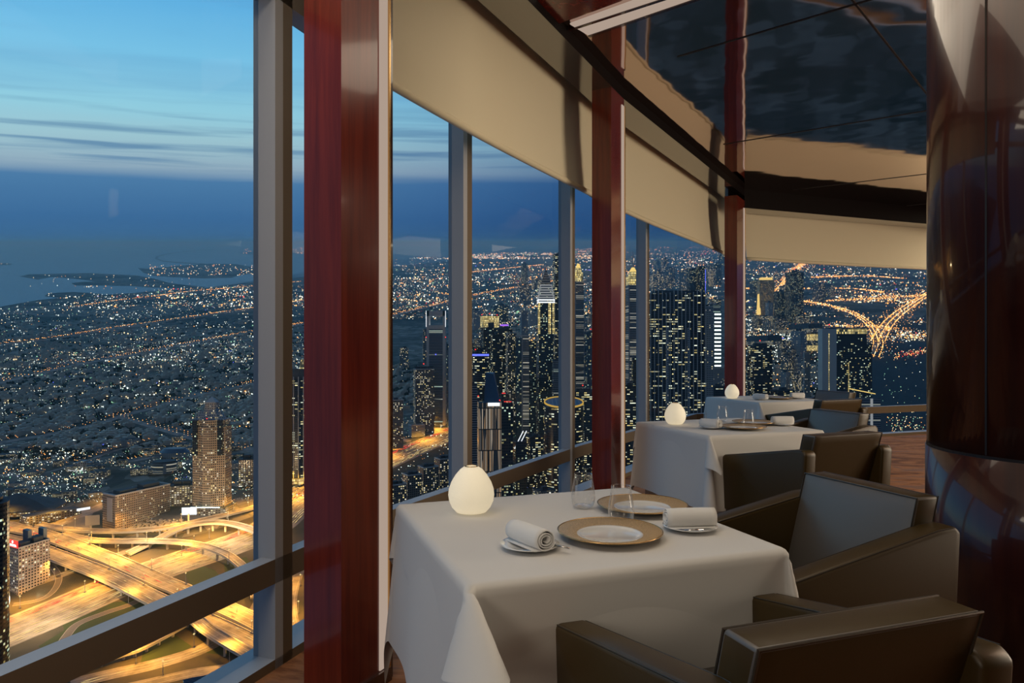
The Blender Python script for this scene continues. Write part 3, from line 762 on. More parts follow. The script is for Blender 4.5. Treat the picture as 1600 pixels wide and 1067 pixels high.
def flat(name, pts, h, m, thick=0.0, kind='structure'):
    bm = bmesh.new(); vs = [bm.verts.new((p[0], p[1], gz(p[1]) + h)) for p in pts]
    f = bm.faces.new(vs)
    bmesh.ops.triangulate(bm, faces=[f])
    bm.normal_update()
    if sum(q.normal.z for q in bm.faces) < 0: bmesh.ops.reverse_faces(bm, faces=bm.faces)
    o = obj(name, bm, m)
    if kind: o['kind'] = kind
    return o
flat('ground', [(-3000, 250), (3000, 250), (60000, 30000), (160000, FAR), (-160000, FAR), (-60000, 30000)], 0, M['land'])
def pxs(lst): return [tuple(G(x, y)[:2]) for x, y in lst]
coast = [(-500, 500), (-200, 490), (0, 479.5), (30, 474), (60, 469), (88, 466), (114, 464), (156, 460), (210, 458), (246, 452), (290, 449), (322, 450), (350, 446), (405, 437), (475, 426), (540, 415), (615, 405), (700, 399), (790, 393), (870, 389), (960, 386), (1000, 383)]
flat('sea', pxs(coast) + [(-150000, FAR), (-80000, 20000)][:1] + [(-150000, 90000)], 1.0, M['sea'])
def isle(lab, lst, h=4.0):
    bm = bmesh.new(); P = [tuple(G(x, y)) for x, y in lst]
    lo = [bm.verts.new((x, y, z + .5)) for x, y, z in P]; hi = [bm.verts.new((x, y, z + h)) for x, y, z in P]
    bmesh.ops.triangulate(bm, faces=[bm.faces.new(hi)])
    for i in range(len(P)): j = (i + 1) % len(P); bm.faces.new((lo[i], lo[j], hi[j], hi[i]))
    bmesh.ops.recalc_face_normals(bm, faces=bm.faces); o = obj('island', bm, M['land']); tag(o, lab, 'island', kind='thing')
isle('dark low island in the sea, nearest to the left shore', [(70, 463), (74, 460), (90, 458), (115, 457), (135, 458), (160, 460), (150, 463), (120, 465), (95, 466)])
isle('long curved dark island with a few bright lamps, left of the harbour', [(32, 432), (45, 429), (90, 428), (140, 427), (180, 429), (215, 431), (242, 436), (262, 442), (290, 446), (322, 449), (300, 451), (262, 450), (232, 449), (205, 447), (150, 446), (118, 446), (112, 443), (125, 441), (150, 440), (120, 436), (80, 433), (60, 437), (48, 435)])
isle('dark island covered in small lights behind the curved one', [(216, 419), (228, 420), (250, 419), (270, 416), (300, 414), (330, 412), (370, 413), (404, 419), (402, 427), (380, 429), (362, 434), (320, 435), (270, 433), (240, 431), (224, 426)])
isle('thin curved breakwater far out in the sea', [(338, 389.6), (300, 392.5), (262, 397.2), (248, 401), (246, 404), (256, 407.5), (290, 410.5), (320, 412.2), (322, 413), (288, 411.6), (254, 408.6), (242, 404.5), (244, 400.5), (260, 396.2), (300, 391.7), (337, 389)], 3)
isle('small dark islet with a light at the left edge of the sea', [(-20, 412), (8, 411), (20, 412.5), (16, 414), (-20, 415)])
isle('far harbour spit with bright lights behind the grey mullion', [(375, 396), (392, 393), (410, 391), (470, 390), (476, 396), (430, 398), (395, 398)])

# ---- roads
def ribbon(bm, line, wd, h0=0.0, thick=0.0, mi=0, mside=0, sub=6, barrier=False):
    """line: ground pixels (px, py[, height]); Catmull smoothed ribbon following the terrain"""
    P = [Vector((*G(q[0], q[1])[:2], q[2] if len(q) > 2 else h0)) for q in line]
    pts = []
    for i in range(len(P) - 1):
        a, b, c, d = P[max(i - 1, 0)], P[i], P[i + 1], P[min(i + 2, len(P) - 1)]
        for k in range(sub):
            t = k / sub; pts.append(.5 * ((2 * b) + (c - a) * t + (2 * a - 5 * b + 4 * c - d) * t * t + (3 * b - a - 3 * c + d) * t ** 3))
    pts.append(P[-1]); L = []; R = []; cen = []
    for i, p in enumerate(pts):
        d = (pts[min(i + 1, len(pts) - 1)] - pts[max(i - 1, 0)]); d.z = 0; d.normalize(); n = Vector((-d.y, d.x, 0))
        l, r = p + n * wd / 2, p - n * wd / 2
        L.append((l.x, l.y, gz(l.y) + p.z)); R.append((r.x, r.y, gz(r.y) + p.z)); cen.append((p, d, n))
    vl = [bm.verts.new((x, y, z + .3)) for x, y, z in L]; vr = [bm.verts.new((x, y, z + .3)) for x, y, z in R]
    for i in range(len(pts) - 1): bm.faces.new((vl[i], vr[i], vr[i + 1], vl[i + 1])).material_index = mi
    if thick:
        bl = [bm.verts.new((x, y, z + .3 - thick)) for x, y, z in L]; br = [bm.verts.new((x, y, z + .3 - thick)) for x, y, z in R]
        for i in range(len(pts) - 1):
            for q in ((bl[i], vl[i], vl[i + 1], bl[i + 1]), (vr[i], br[i], br[i + 1], vr[i + 1]), (br[i], bl[i], bl[i + 1], br[i + 1])): bm.faces.new(q).material_index = mside
    if barrier:
        for s_ in (-1, 1):
            for i in range(len(pts) - 1):
                q = []
                for k in (i, i + 1):
                    p, d, n = cen[k]; e = p + n * s_ * wd / 2; f_ = p + n * s_ * (wd / 2 - .8)
                    q.append(((e.x, e.y, gz(e.y) + p.z), (f_.x, f_.y, gz(f_.y) + p.z)))
                (e0, f0), (e1, f1) = q
                hexa(bm, [(*e0[:2], e0[2] + .2), (*f0[:2], f0[2] + .2), (*f1[:2], f1[2] + .2), (*e1[:2], e1[2] + .2), (*e0[:2], e0[2] + 1.5), (*f0[:2], f0[2] + 1.5), (*f1[:2], f1[2] + 1.5), (*e1[:2], e1[2] + 1.5)], 2)
    return cen
def lanes_mat():
    m, n = mat('highway_lanes'); return m
road_no = [0]
carbm = {k: bmesh.new() for k in ('head', 'tail')}
LAMPS = []
def cars(cen, offsets, dens, side, rr=random.Random(5), ln=13.0, r=.42):
    for (p0, d, n), (p1, _, _) in zip(cen, cen[1:]):
        L = (p1 - p0).length; d3 = (p1 - p0).normalized()
        for o_, cl_ in offsets:
            k = L * dens / 62.0; cnt = int(k) + (rr.random() < k - int(k))
            for _i in range(cnt):
                t = rr.random() * L; c_ = p0 + d3 * t + n * (o_ + rr.uniform(-.5, .5)); z = gz(c_.y) + c_.z + 1.1
                l = ln * rr.uniform(.6, 2.0) / 2; r_ = r * rr.uniform(.5, 1.2)
                a = Vector((c_.x - d.x * l, c_.y - d.y * l, gz(c_.y - d.y * l) + c_.z + 1.1)); b = Vector((c_.x + d.x * l, c_.y + d.y * l, gz(c_.y + d.y * l) + c_.z + 1.1))
                bm = carbm[cl_]; q = [bm.verts.new(a), bm.verts.new(Vector((c_.x, c_.y, z)) + n * r_), bm.verts.new(b), bm.verts.new(Vector((c_.x, c_.y, z)) - n * r_), bm.verts.new((c_.x, c_.y, z + r_))]
                for x, y in ((0, 1), (1, 2), (2, 3), (3, 0)): bm.faces.new((q[x], q[y], q[4]))
RN = ['the main highway', 'the narrow far left slip road', 'the side carriageway behind the highway', 'the far half of the bridge', 'the near half of the bridge', 'the outer ramp by the block', 'the inner curved ramp', 'the arched ramp', 'the steep flyover', 'the lower left loop road', 'the elevated ramp below the rail', 'the wide road below the rail', 'the lowest road', 'the loop by the mullion', 'the inner loop by the mullion', 'the avenue behind the hotel', 'the small hotel loop']
ORD = 'first second third fourth fifth sixth seventh eighth ninth tenth eleventh twelfth thirteenth fourteenth fifteenth sixteenth seventeenth eighteenth nineteenth twentieth'.split()
def road(line, wd, h=0.0, thick=0.0, m='asphalt', lamps=0, lane=None, dens=1.0, barrier=False, lampoff=0.0, power=1.0, pillars=True, lampscale=1.0):
    road_no[0] += 1
    bm = bmesh.new(); cen = ribbon(bm, line, wd, h, thick, 0, 1, 6, barrier)
    if thick and pillars:
        for p, d, n in cen[2:-2:3]:
            if p.z < 3: continue
            for s_ in ((-.28, .28) if wd > 20 else (0,)):
                c_ = p + n * s_ * wd; zt = gz(c_.y) + p.z; hexa(bm, [(c_.x + a, c_.y + b, z) for z in (gz(c_.y) - 1, zt - thick + .4) for a, b in ((-1.2, -1.2), (1.2, -1.2), (1.2, 1.2), (-1.2, 1.2))], 1)
    # lane stripes
    if lane:
        for o_ in lane:
            for i in range(len(cen) - 1):
                q = []
                for k in (i, i + 1):
                    p, d, n = cen[k]
                    for e in (-.12, .12): c_ = p + n * (o_ + e * 1.6); q.append((c_.x, c_.y, gz(c_.y) + p.z + .36))
                vs = [bm.verts.new(x) for x in (q[0], q[1], q[3], q[2])]; bm.faces.new(vs).material_index = 2
    o = obj('road_%d' % road_no[0], bm, [M[m], M['concrete'], M['barrier']]); o['kind'] = 'structure'
    if lamps:
        acc = 0.0
        for (p0, d, n), (p1, _, _) in zip(cen, cen[1:]):
            acc += (p1 - p0).length
            if acc >= lamps: acc = 0; c_ = p0 + n * lampoff; LAMPS.append((c_.x, c_.y, c_.z, math.atan2(n.y, n.x), power, min(road_no[0] - 1, len(RN) - 1)))
    return cen
L8 = [-26, -19, -12, -5, 5, 12, 19, 26]
# main highway from lower left to upper right
c = road([(-120, 1040), (60, 968), (230, 896), (403, 835), (465, 788), (540, 752), (615, 716), (705, 677), (800, 632)], 74, 0, 0, lamps=52, lane=[-34, -16, -1, 1, 16, 34], lampoff=18, power=2.8)
LAMPS[:] = [(x - (24 if i % 2 else 0), y + (16 if i % 2 else 0), *r) for i, (x, y, *r) in enumerate(LAMPS)]
cars(c, [(o, 'head') for o in (-30, -26, -22, -18, -8)] + [(o, 'tail') for o in (20, 24, 29)] + [(o, 'head') for o in (6, 12)], 6.0, 0)
c = road([(-60, 960), (60, 895), (110, 872), (160, 862)], 14, 0, 0, lane=[0], lamps=90, lampoff=8)
c = road([(20, 925), (120, 890), (230, 850), (330, 812), (405, 788), (470, 755), (560, 722)], 16, 0, 0, lane=[-3, 3], lamps=110, lampoff=9)
cars(c, [(-4, 'head'), (3, 'head')], 1.6, 0)
# broad bridge crossing over it
for off, nm in ((0, 0), (1, 1)):
    ln_ = [(-40, 815, 3), (30, 832, 6), (85, 850, 9), (172, 886, 11), (250, 921, 11), (333, 956, 11), (403, 988, 10), (480, 1030, 8)] if off == 0 else [(-40, 835, 3), (30, 854, 6), (85, 877, 9), (172, 914, 11), (250, 954, 11), (333, 990, 11), (403, 1024, 10), (480, 1064, 8)]
    c = road(ln_, 24, 0, 2.2, lane=[-7, 0, 7], barrier=True, lamps=62, lampoff=11 if off == 0 else 11, power=.9)
    cars(c, [(-8, 'tail' if off == 0 else 'head'), (-3, 'tail' if off == 0 else 'head'), (3, 'head'), (8, 'head')], 1.2, 0)
# ramps
c = road([(60, 826, 7), (112, 837, 9), (190, 840, 10), (262, 834, 10), (330, 817, 8), (405, 793, 3), (470, 765, 1)], 12, 0, 1.8, lane=[0], barrier=True, lamps=75, lampoff=6); cars(c, [(2, 'head'), (-2, 'head')], .8, 0)
c = road([(96, 842, 8), (140, 853, 9), (190, 856, 10), (242, 857, 11), (300, 862, 12), (346, 876, 12), (372, 893, 12), (392, 915, 11), (400, 945, 9)], 12, 0, 1.8, lane=[0], barrier=True, lamps=75, lampoff=-6); cars(c, [(2, 'head'), (-2, 'head')], .8, 0)
c = road([(200, 868, 3), (242, 852, 7), (281, 837, 11), (320, 830, 13), (359, 832, 14), (403, 846, 14), (440, 868, 13), (470, 905, 12)], 13, 0, 1.8, lane=[0], barrier=True, lamps=75, lampoff=6); cars(c, [(2, 'head'), (-2, 'head')], .8, 0)
c = road([(270, 962, 14), (294, 980, 16), (333, 1013, 17), (393, 1050, 17), (450, 1085, 16)], 15, 0, 2, lane=[-3, 3], barrier=True, lamps=0); cars(c, [(-4, 'head'), (0, 'head')], 1.5, 0)
c = road([(91, 1014), (103, 995), (122, 975), (164, 958), (205, 944), (240, 925)], 10, 0, 0, m='asphaltdark', lane=[-4.5, 4.5], lamps=110, lampoff=6)
c = road([(60, 1075, 4), (174, 1036, 6), (216, 1024, 7), (255, 1004, 7), (300, 975, 5), (330, 950, 3)], 10, 0, 1.6, lane=[0], barrier=True, lamps=85, lampoff=5)
c = road([(110, 1072, 2), (180, 1052), (242, 1038), (309, 1017), (359, 990), (400, 955), (415, 925)], 20, 0, 0, lane=[-5, 0, 5], lamps=60, lampoff=10, power=1.3); cars(c, [(-6, 'head'), (-2, 'head'), (5, 'head')], 1.6, 0)
c = road([(150, 1085), (230, 1068), (300, 1052), (370, 1040), (420, 1010)], 16, 0, 0, lane=[-4, 4], lamps=60, lampoff=9)
c = road([(470, 885), (455, 935), (462, 985), (500, 1030)], 14, 0, 0, lane=[-4, 4], lamps=60, lampoff=8)
c = road([(415, 890), (430, 960), (455, 1010), (480, 1040)], 12, 0, 0, lane=[-3, 3], lamps=60, lampoff=8)
# avenue joining from the upper left, hotel loop
c = road([(40, 850), (72, 828), (110, 811), (161, 790), (200, 774)], 26, 0, 0, lane=[-8, 0, 8], lamps=85, lampoff=13); cars(c, [(-6, 'head'), (4, 'head')], 1.0, 0)
c = road([(20, 945), (60, 938), (82, 925), (92, 905), (84, 888), (70, 880)], 8, 0, 0, m='asphaltdark', lane=[-3.5, 3.5], lamps=90, lampoff=5, power=.6)
# middle distance avenues
def avenue(line, wd, lamps, dens=1.0, tail=False, m='asphalt', cols=('tail', 'head')):
    return road(line, wd, 0, 0, m=m, lamps=0)
AV = [([(-60, 705), (0, 692), (80, 678), (150, 663), (190, 650), (240, 637), (300, 620), (360, 607), (405, 597), (475, 580)], 24), ([(-60, 612), (0, 598), (60, 584), (130, 568), (200, 556), (265, 543), (330, 531), (405, 517), (475, 506)], 30), ([(-60, 548), (0, 539), (60, 532), (115, 524), (180, 513), (230, 506), (300, 496), (360, 487), (405, 481), (475, 470)], 26), ([(190, 652), (230, 664), (270, 676), (306, 686), (350, 697), (405, 706), (440, 712)], 20), ([(120, 480), (180, 471), (240, 464), (300, 456), (350, 452), (405, 447), (475, 440)], 30), ([(200, 722), (245, 712), (290, 690)], 12), ([(60, 742), (130, 722), (180, 704), (240, 690)], 10), ([(560, 505), (615, 492), (705, 471), (760, 458), (830, 446), (900, 433)], 46), ([(735, 426), (790, 420), (850, 414)], 50), ([(600, 676), (640, 690)], 14), ([(1225, 474), (1300, 471), (1370, 468), (1447, 462), (1520, 456)], 60), ([(1365, 560), (1372, 535), (1358, 508), (1330, 490), (1290, 478), (1240, 470)], 40), ([(1372, 535), (1390, 505), (1420, 480), (1460, 455), (1500, 435)], 60), ([(1205, 470), (1222, 448), (1240, 425), (1262, 405), (1270, 395)], 60), ([(1160, 452), (1250, 452), (1330, 452), (1380, 458)], 30), ([(1300, 512), (1380, 512), (1386, 519)], 14), ([(770, 660), (800, 632), (835, 600), (862, 575)], 30), ([(1270, 434), (1350, 432), (1410, 436)], 40)]
avcen = [avenue(l, w_, 0) for l, w_ in AV]
flat('verge', pxs([(-150, 1080), (-60, 870), (60, 838), (200, 850), (262, 845), (330, 830), (470, 780), (700, 668), (900, 700), (600, 1000), (500, 1200), (-100, 1200)]), .12, M['verge'])
for f, pts in enumerate([[(60, 1010), (100, 985), (95, 960), (150, 945), (225, 935), (260, 950), (215, 975), (140, 1010), (90, 1040)], [(300, 880), (335, 890), (352, 910), (330, 925), (300, 918), (290, 900)], [(225, 1010), (270, 990), (300, 1010), (265, 1030), (220, 1035)], [(320, 1020), (345, 985), (385, 990), (400, 1015), (360, 1025)], [(205, 845), (250, 846), (262, 855), (215, 853)], [(350, 880), (385, 870), (400, 900), (380, 925), (352, 905)]]):
    flat('lawn_%d' % f, pxs(pts), .2, M['grassm'])
flat('park', pxs([(1245, 640), (1330, 590), (1370, 545), (1390, 520), (1450, 490), (1650, 500), (1800, 700), (1500, 760), (1330, 720)]), .5, M['park'])

# street lamps: mast, head, real light
def street_lamp():
    r = tag(empty('street_lamp'), 'tall street lamp with a glowing orange head beside the highways', 'street lamp', 'street lamps along the highways')
    bm = bmesh.new(); lathe(bm, [(.35, 0), (.2, 14), (0, 14)], 6); obj('mast', bm, M['concrete'], r)
    bm = bmesh.new(); spot3(bm, (0, 0, 14.4), 1.3); o = obj('lamp_head', bm, M['e_head'], r)
    return r
sl = street_lamp(); spd = {}; cnt_ = {}
LAMPS = LAMPS[:150]
for i, (x, y, z, a, pw, sc) in enumerate(LAMPS):
    o = sl if i == 0 else copy_tree(sl)
    o.location = (x, y, gz(y) + z); o.rotation_euler = (0, 0, a)
    cnt_[sc] = cnt_.get(sc, 0) + 1; o['label'] = 'orange street lamp on %s, %s from its left end' % (RN[sc], ORD[min(cnt_[sc], 20) - 1])
    key = round(pw, 2)
    if key not in spd:
        l = bpy.data.lights.new('street_light', 'SPOT'); l.energy = .85e5 * pw; l.color = (1.0, .45, .05); l.spot_size = 2.75; l.spot_blend = .8; l.shadow_soft_size = 1.0; spd[key] = l
    lo = bpy.data.objects.new('street_light', spd[key]); C.objects.link(lo); lo.location = (x, y, gz(y) + z + 28)
for k, (nm, mm, lb) in {'head': ('car_headlamps', 'e_head', 'dense streams of golden vehicle lights along the highways'), 'tail': ('car_tail_lamps', 'e_red', 'streams of red vehicle tail lights on the highways')}.items():
    tag(obj(nm, carbm[k], M[mm]), lb, 'vehicle lights', kind='stuff')


# ================================================================== buildings that stand out
def quad(name, label, c, r, l, ytop, fm, cat='building', boxes=2, plinth=None):
    """c = nearest ground corner, r and l = the ground ends of its right and left faces (photo ground points)"""
    pc, pr_, pl = G(*c), G(*r), G(*l); h = (c[1] - ytop) * pc.y / F
    root = tag(empty(name, pc), label, cat); q = [(0, 0), tuple((pr_ - pc)[:2]), tuple((pr_ + pl - 2 * pc)[:2]), tuple((pl - pc)[:2])]
    bm = bmesh.new(); prism(bm, q, -8, h); obj('body', bm, [FM[fm], M['roof']], root)
    u = Vector(q[1]); v = Vector(q[3]); cc = (u + v) / 2
    bm = bmesh.new()
    for i in range(4):
        j = (i + 1) % 4; a_, b_ = Vector(q[i]), Vector(q[j]); a2 = a_ + (cc - a_) * .05; b2 = b_ + (cc - b_) * .05
        poly(bm, [tuple(a_), tuple(b_), tuple(b2), tuple(a2)], h, h + 2)
    obj('parapet', bm, M['concrete'], root)
    for k in range(boxes):
        o_ = u * (.12 + .42 * k) + v * .2; bm = bmesh.new(); prism(bm, [tuple(o_), tuple(o_ + u * .3), tuple(o_ + u * .3 + v * .5), tuple(o_ + v * .5)], h, h + 5 + 2 * k); obj('roof_plant', bm, [M['roof'], M['roof']], root)
    return root, u, v, h
def panel(root, name, o, a, b, m, label=None):
    """flat lit panel or sign: corner o, edges a and b"""
    bm = bmesh.new(); n = a.cross(b).normalized() * .3; P = [o, o + a, o + a + b, o + b]; hexa(bm, [tuple(p) for p in P] + [tuple(p + n) for p in P])
    bmesh.ops.recalc_face_normals(bm, faces=bm.faces); ob = obj(name, bm, M[m], root)
    if label: tag(ob, label)
    return ob
Z3 = Vector((0, 0, 1))
# tall beige tower with pointed crown
b = B('beige_tower', 'tall beige apartment tower with pointed stepped crown beside the highway', 305, 358, 797, 655)
W_ = b.w
oct_ = [(x * W_ * .5, y * W_ * .5) for x, y in ((-.95, -.45), (-.45, -.62), (-.22, -.80), (.22, -.80), (.45, -.62), (.95, -.45), (.95, .5), (.4, .9), (-.4, .9), (-.95, .5))]
b.part('body', oct_, -5, b.h * .93, 'beige')
b.part('upper_body', [(x * .93, y * .93) for x, y in oct_], b.h * .93, b.h, 'beige')
for sx in (-.72, .72):
    b.part('glass_bay', rect(W_ * .13, W_ * .1, 0, sx * W_ * .5, -W_ * .30), b.h * .62, b.h * 1.0, 'dark'); b.part('gable', rect(W_ * .34, W_ * .34, 0, sx * W_ * .38, -W_ * .1), b.h, b.h + b.px(16), 'grey', 'concrete', 0)
b.part('crown', rect(W_ * .62, W_ * .55), b.h, b.h + b.px(16), 'grey', 'concrete', .5); b.part('crown_block', rect(W_ * .31, W_ * .28), b.h + b.px(15), b.h + b.px(27), 'grey', 'concrete'); b.part('peak', rect(W_ * .31, W_ * .28), b.h + b.px(27), b.h + b.px(36), 'concrete', 'concrete', 0)
b.part('podium', rect(W_ * 1.15, W_ * .9), -4, 9, 'low')
panel(b.r, 'entrance_lights', Vector((-W_ * .42, -W_ * .47, 9.5)), Vector((W_ * .84, 0, 0)), Z3 * 1.6, 'e_white')
b.lights('warning_light', [(0, -W_ * .36, b.h + 3)], 'e_red', 1.2)
# broad brown grid block with banner
r_, u_, v_, h_ = quad('office_block', 'long brown block with a grid of small square windows and pale banner end', (180, 834), (266, 797), (160, 826), 776, 'block')
pn = v_.normalized()
panel(r_, 'banner', Vector((v_.x * .18, v_.y * .18, h_ * .3)) - Vector((u_.x, u_.y, 0)).normalized() * .8, Vector((v_.x * .42, v_.y * .42, 0)), Z3 * h_ * .64, 'concrete', 'tall pale banner on the end wall')
panel(r_, 'lit_podium', Vector((u_.x * .3, u_.y * .3, 1)) - Vector((v_.x, v_.y, 0)).normalized() * 2, Vector((u_.x * .15, u_.y * .15, 0)), Z3 * 3, 'e_purple'); panel(r_, 'lit_podium', Vector((u_.x * .62, u_.y * .62, 1)) - Vector((v_.x, v_.y, 0)).normalized() * 2, Vector((u_.x * .3, u_.y * .3, 0)), Z3 * 8, 'e_pale')
# white hotel with red sign
r_, u_, v_, h_ = quad('hotel', 'pale hotel block with rows of windows and a red rooftop sign', (29, 931), (78, 905), (13, 923), 858, 'hotel', boxes=2)
for fx, hh in ((.42, 17), (.92, 14)):
    o_ = u_ * fx + v_ * .4; bm = bmesh.new(); prism(bm, [tuple(o_), tuple(o_ + u_ * .12), tuple(o_ + u_ * .12 + v_ * .5), tuple(o_ + v_ * .5)], h_, h_ + hh); obj('roof_tower', bm, [M['roofblue'], M['roofblue']], r_)
sgn = Vector((v_.x * .95, v_.y * .95, h_ + 1)) - Vector((u_.x, u_.y, 0)).normalized() * .6
panel(r_, 'sign_board', sgn, Vector((-v_.x * .95, -v_.y * .95, 0)), Z3 * 9, 'e_red', 'glowing red sign board')
fc = bpy.data.curves.new('sign_text', 'FONT'); fc.body = 'RAMADA'; fc.size = 4.2; fc.extrude = .15; fc.align_x = 'CENTER'
tmp = bpy.data.objects.new('sign_tmp', fc); C.objects.link(tmp); bpy.context.view_layer.update()
tme = bpy.data.meshes.new_from_object(tmp.evaluated_get(bpy.context.evaluated_depsgraph_get())); bpy.data.objects.remove(tmp)
tme.materials.clear(); tme.materials.append(M['e_white'])
to = bpy.data.objects.new('sign_lettering', tme); C.objects.link(to); to.parent = r_
dv = Vector((-v_.x, -v_.y, 0)).normalized(); to.matrix_basis = Matrix.Translation(sgn - Vector((u_.x, u_.y, 0)).normalized() * .7 + Vector((-v_.x * .47, -v_.y * .47, 1.3))) @ Matrix((dv, Z3, dv.cross(Z3))).transposed().to_4x4()
bm = bmesh.new(); lathe(bm, [(0, 0), (1.7, 0), (1.7, .3), (0, .3)], 24); bmesh.ops.rotate(bm, verts=bm.verts, matrix=Matrix.Rotation(PI / 2, 3, 'X')); o = obj('sign_emblem', bm, M['e_white'], r_); o.location = sgn - Vector((u_.x, u_.y, 0)).normalized() * .7 + Vector((-v_.x * .47, -v_.y * .47, 6.9)); o.rotation_euler = (0, 0, math.atan2(dv.y, dv.x))
# far left dark glass tower
b = B('glass_tower', 'dark curved glass tower cut off by the left edge of the photo', -190, 5, 1185, 786)
b.part('body', ngon(b.w / 2, 40, b.w * .33), -5, b.h, 'dark'); b.part('roof_deck', ngon(b.w * .45, 40, b.w * .3), b.h, b.h + 4, 'dark')
# floodlit dark tower between mullion and column
b = B('dark_tower', 'dark ribbed tower with golden lit top seen between grey mullion and red column', 451, 484, 752, 588)
b.part('body', ngon(b.w / 2, 14), -5, b.h * .97, 'darklit')
for k in range(14): a_ = 2 * PI * k / 14; b.part('rib', rect(1.2, 1.2, 0, math.cos(a_) * b.w * .51, math.sin(a_) * b.w * .51), 0, b.h, 'concrete')
b.part('crown', ngon(b.w * .42, 14), b.h * .97, b.h + b.px(12), 'roof'); b.part('golden_turret', rect(b.w * .3, b.w * .3, 0, b.w * .2, 0), b.h + b.px(12), b.h + b.px(26), 'gold', 'e_gold', .6)
b.part('lit_podium', ngon(b.w * .75, 20), 0, 9, 'gold')
# low things at the left
simple('building', 'pale stepped office block standing left of the beige tower', 262, 308, 787, 757, 'low', .8, .4, 2, cat='building')
simple('building', 'pale low block with a green lit roof beside the grey mullion', 371, 416, 757, 716, 'low', .9, .3, 2, cat='building')
b = B('round_building', 'round grey low building with blue curved roof behind the long block', 238, 276, 738, 722, 'building'); b.part('drum', ngon(b.w / 2, 32), 0, b.h, 'slit'); b.part('roof_disc', ngon(b.w * .44, 32), b.h, b.h + 3, 'roof')
b = B('round_building', 'blue domed hall just behind the round grey building', 250, 296, 714, 706, 'building'); b.part('drum', ngon(b.w / 2, 32, b.w * .35), 0, b.h, 'grey'); b.part('dome', ngon(b.w * .5, 32, b.w * .35), b.h, b.h + 8, 'roofblue', 'roofblue', .7)
b = B('hall', 'large dark hall with a hipped roof behind the pale hotel', -30, 88, 800, 792, 'building'); b.part('walls', rect(b.w, b.w * .6, .25), 0, b.h, 'low'); b.part('hipped_roof', rect(b.w * 1.02, b.w * .62, .25), b.h, b.h + 22, 'roof', 'roof', .08)
b = B('terminal', 'long low building with a row of lit windows beside the avenue', 42, 118, 812, 803, 'building'); b.part('walls', rect(b.w, 26, .95), 0, b.h + 4, 'low'); panel(b.r, 'lit_band', Vector((b.w * .12, -6, b.h)), Vector((32, 40, 0)), Z3 * 4, 'e_pale')
b = B('white_villa', 'floodlit white villa with a curved row of lights', 118, 143, 733, 722, 'building'); b.part('walls', rect(b.w, b.w * .5, .1), 0, b.h, 'hotel', 'roofblue'); b.part('wing', rect(b.w * .3, b.w * .7, .1), 0, b.h * 1.2, 'hotel', 'roofblue'); b.lights('garden_lights', [(math.cos(a_ / 8) * b.w * .8, -abs(math.sin(a_ / 8)) * b.w * .9, 2) for a_ in range(26)], 'e_pale', .7)
b = B('billboard', 'pale blank billboard on a post at the left of the long block', 133, 151, 832, 806, 'billboard'); b.part('post', rect(2, 2), 0, b.h * .45, 'concrete'); panel(b.r, 'board', Vector((-b.w / 2, 0, b.h * .4)), Vector((b.w, 8, 0)), Z3 * b.h * .6, 'barrier')
b = B('billboard', 'bright lit billboard on a tall post in front of beige tower', 284, 306, 822, 793, 'billboard'); b.part('post', rect(2.2, 2.2), 0, b.h * .66, 'concrete'); panel(b.r, 'board', Vector((-b.w / 2, 0, b.h * .6)), Vector((b.w, 3, 0)), Z3 * b.h * .4, 'e_pale')
b = B('water_tower', 'slender water tower with a wide round head', 144, 154, 708, 690, 'tower'); b.part('stem', ngon(2, 10), 0, b.h * .8, 'concrete'); b.part('tank', ngon(b.w * .45, 16), b.h * .7, b.h, 'concrete', 'concrete')
b = B('blue_roof_building', 'blue metal roofed building at the bottom edge, below the window rail', 282, 388, 1205, 1066, 'building'); b.part('body', rect(b.w * .8, b.w * .62, .5), -5, b.h, 'dark', 'roofblue'); 
for k in range(12): b.part('roof_ridge', rect(b.w * .8, .5, .5, -math.sin(.5) * (k - 5.5) * b.w * .05, math.cos(.5) * (k - 5.5) * b.w * .05), b.h, b.h + .8, 'roofblue', 'roofblue')
# car park below the long block
rp = random.Random(8); bm = bmesh.new()
for k in range(260):
    p_ = G(rp.uniform(196, 285), rp.uniform(812, 832)); hexa(bm, [(p_.x + x, p_.y + y, p_.z + z) for z in (.3, 1.8) for x, y in ((-1, -2.2), (1, -2.2), (1, 2.2), (-1, 2.2))])
tag(obj('parked_cars', bm, M['barrier']), 'crowded car park full of tiny parked cars below the long block', 'cars', kind='stuff')

for px_l, py_l, h_l in ((225, 868, 45), (352, 850, 45), (60, 985, 40)):
    p_ = G(px_l, py_l, h_l); lamp('city_fill_light', 'POINT', p_, 2.2e5, (1, .68, .36), 3.0)  # added fill without fixtures, brightening the beige tower, long block and hotel
# ---- the second window
simple('apartment_block', 'yellowish lit block at the left edge of the second window', 606, 631, 700, 625, 'resid', .9, .3, 1)
simple('apartment_block', 'dark wide concrete tower in front of the tower with a square opening', 645, 679, 674, 577, 'resid', .7, .3, 3, red=True)
simple('office_tower', 'dark blue tower just right of the tower with square opening', 697, 722, 668, 548, 'blue', .9, .4, 1)
b = B('portal_tower', 'white framed tower with a square opening and mast at its top', 667, 697, 664, 486)
b.part('body', rect(b.w * .78, b.w * .6), -5, b.h * .84, 'bands')
for sx in (-1, 1): b.part('side_frame', rect(b.w * .13, b.w * .62, 0, sx * b.w * .42, 0), 0 if sx < 0 else 0, b.h, 'concrete', 'concrete')
b.part('frame_base', rect(b.w * .72, b.w * .6), b.h * .84, b.h * .875, 'concrete', 'e_pale'); b.part('frame_top', rect(b.w, b.w * .62), b.h * .955, b.h, 'concrete', 'concrete'); b.part('mast', ngon(.9, 6), b.h * .92, b.h * 1.03, 'barrier')
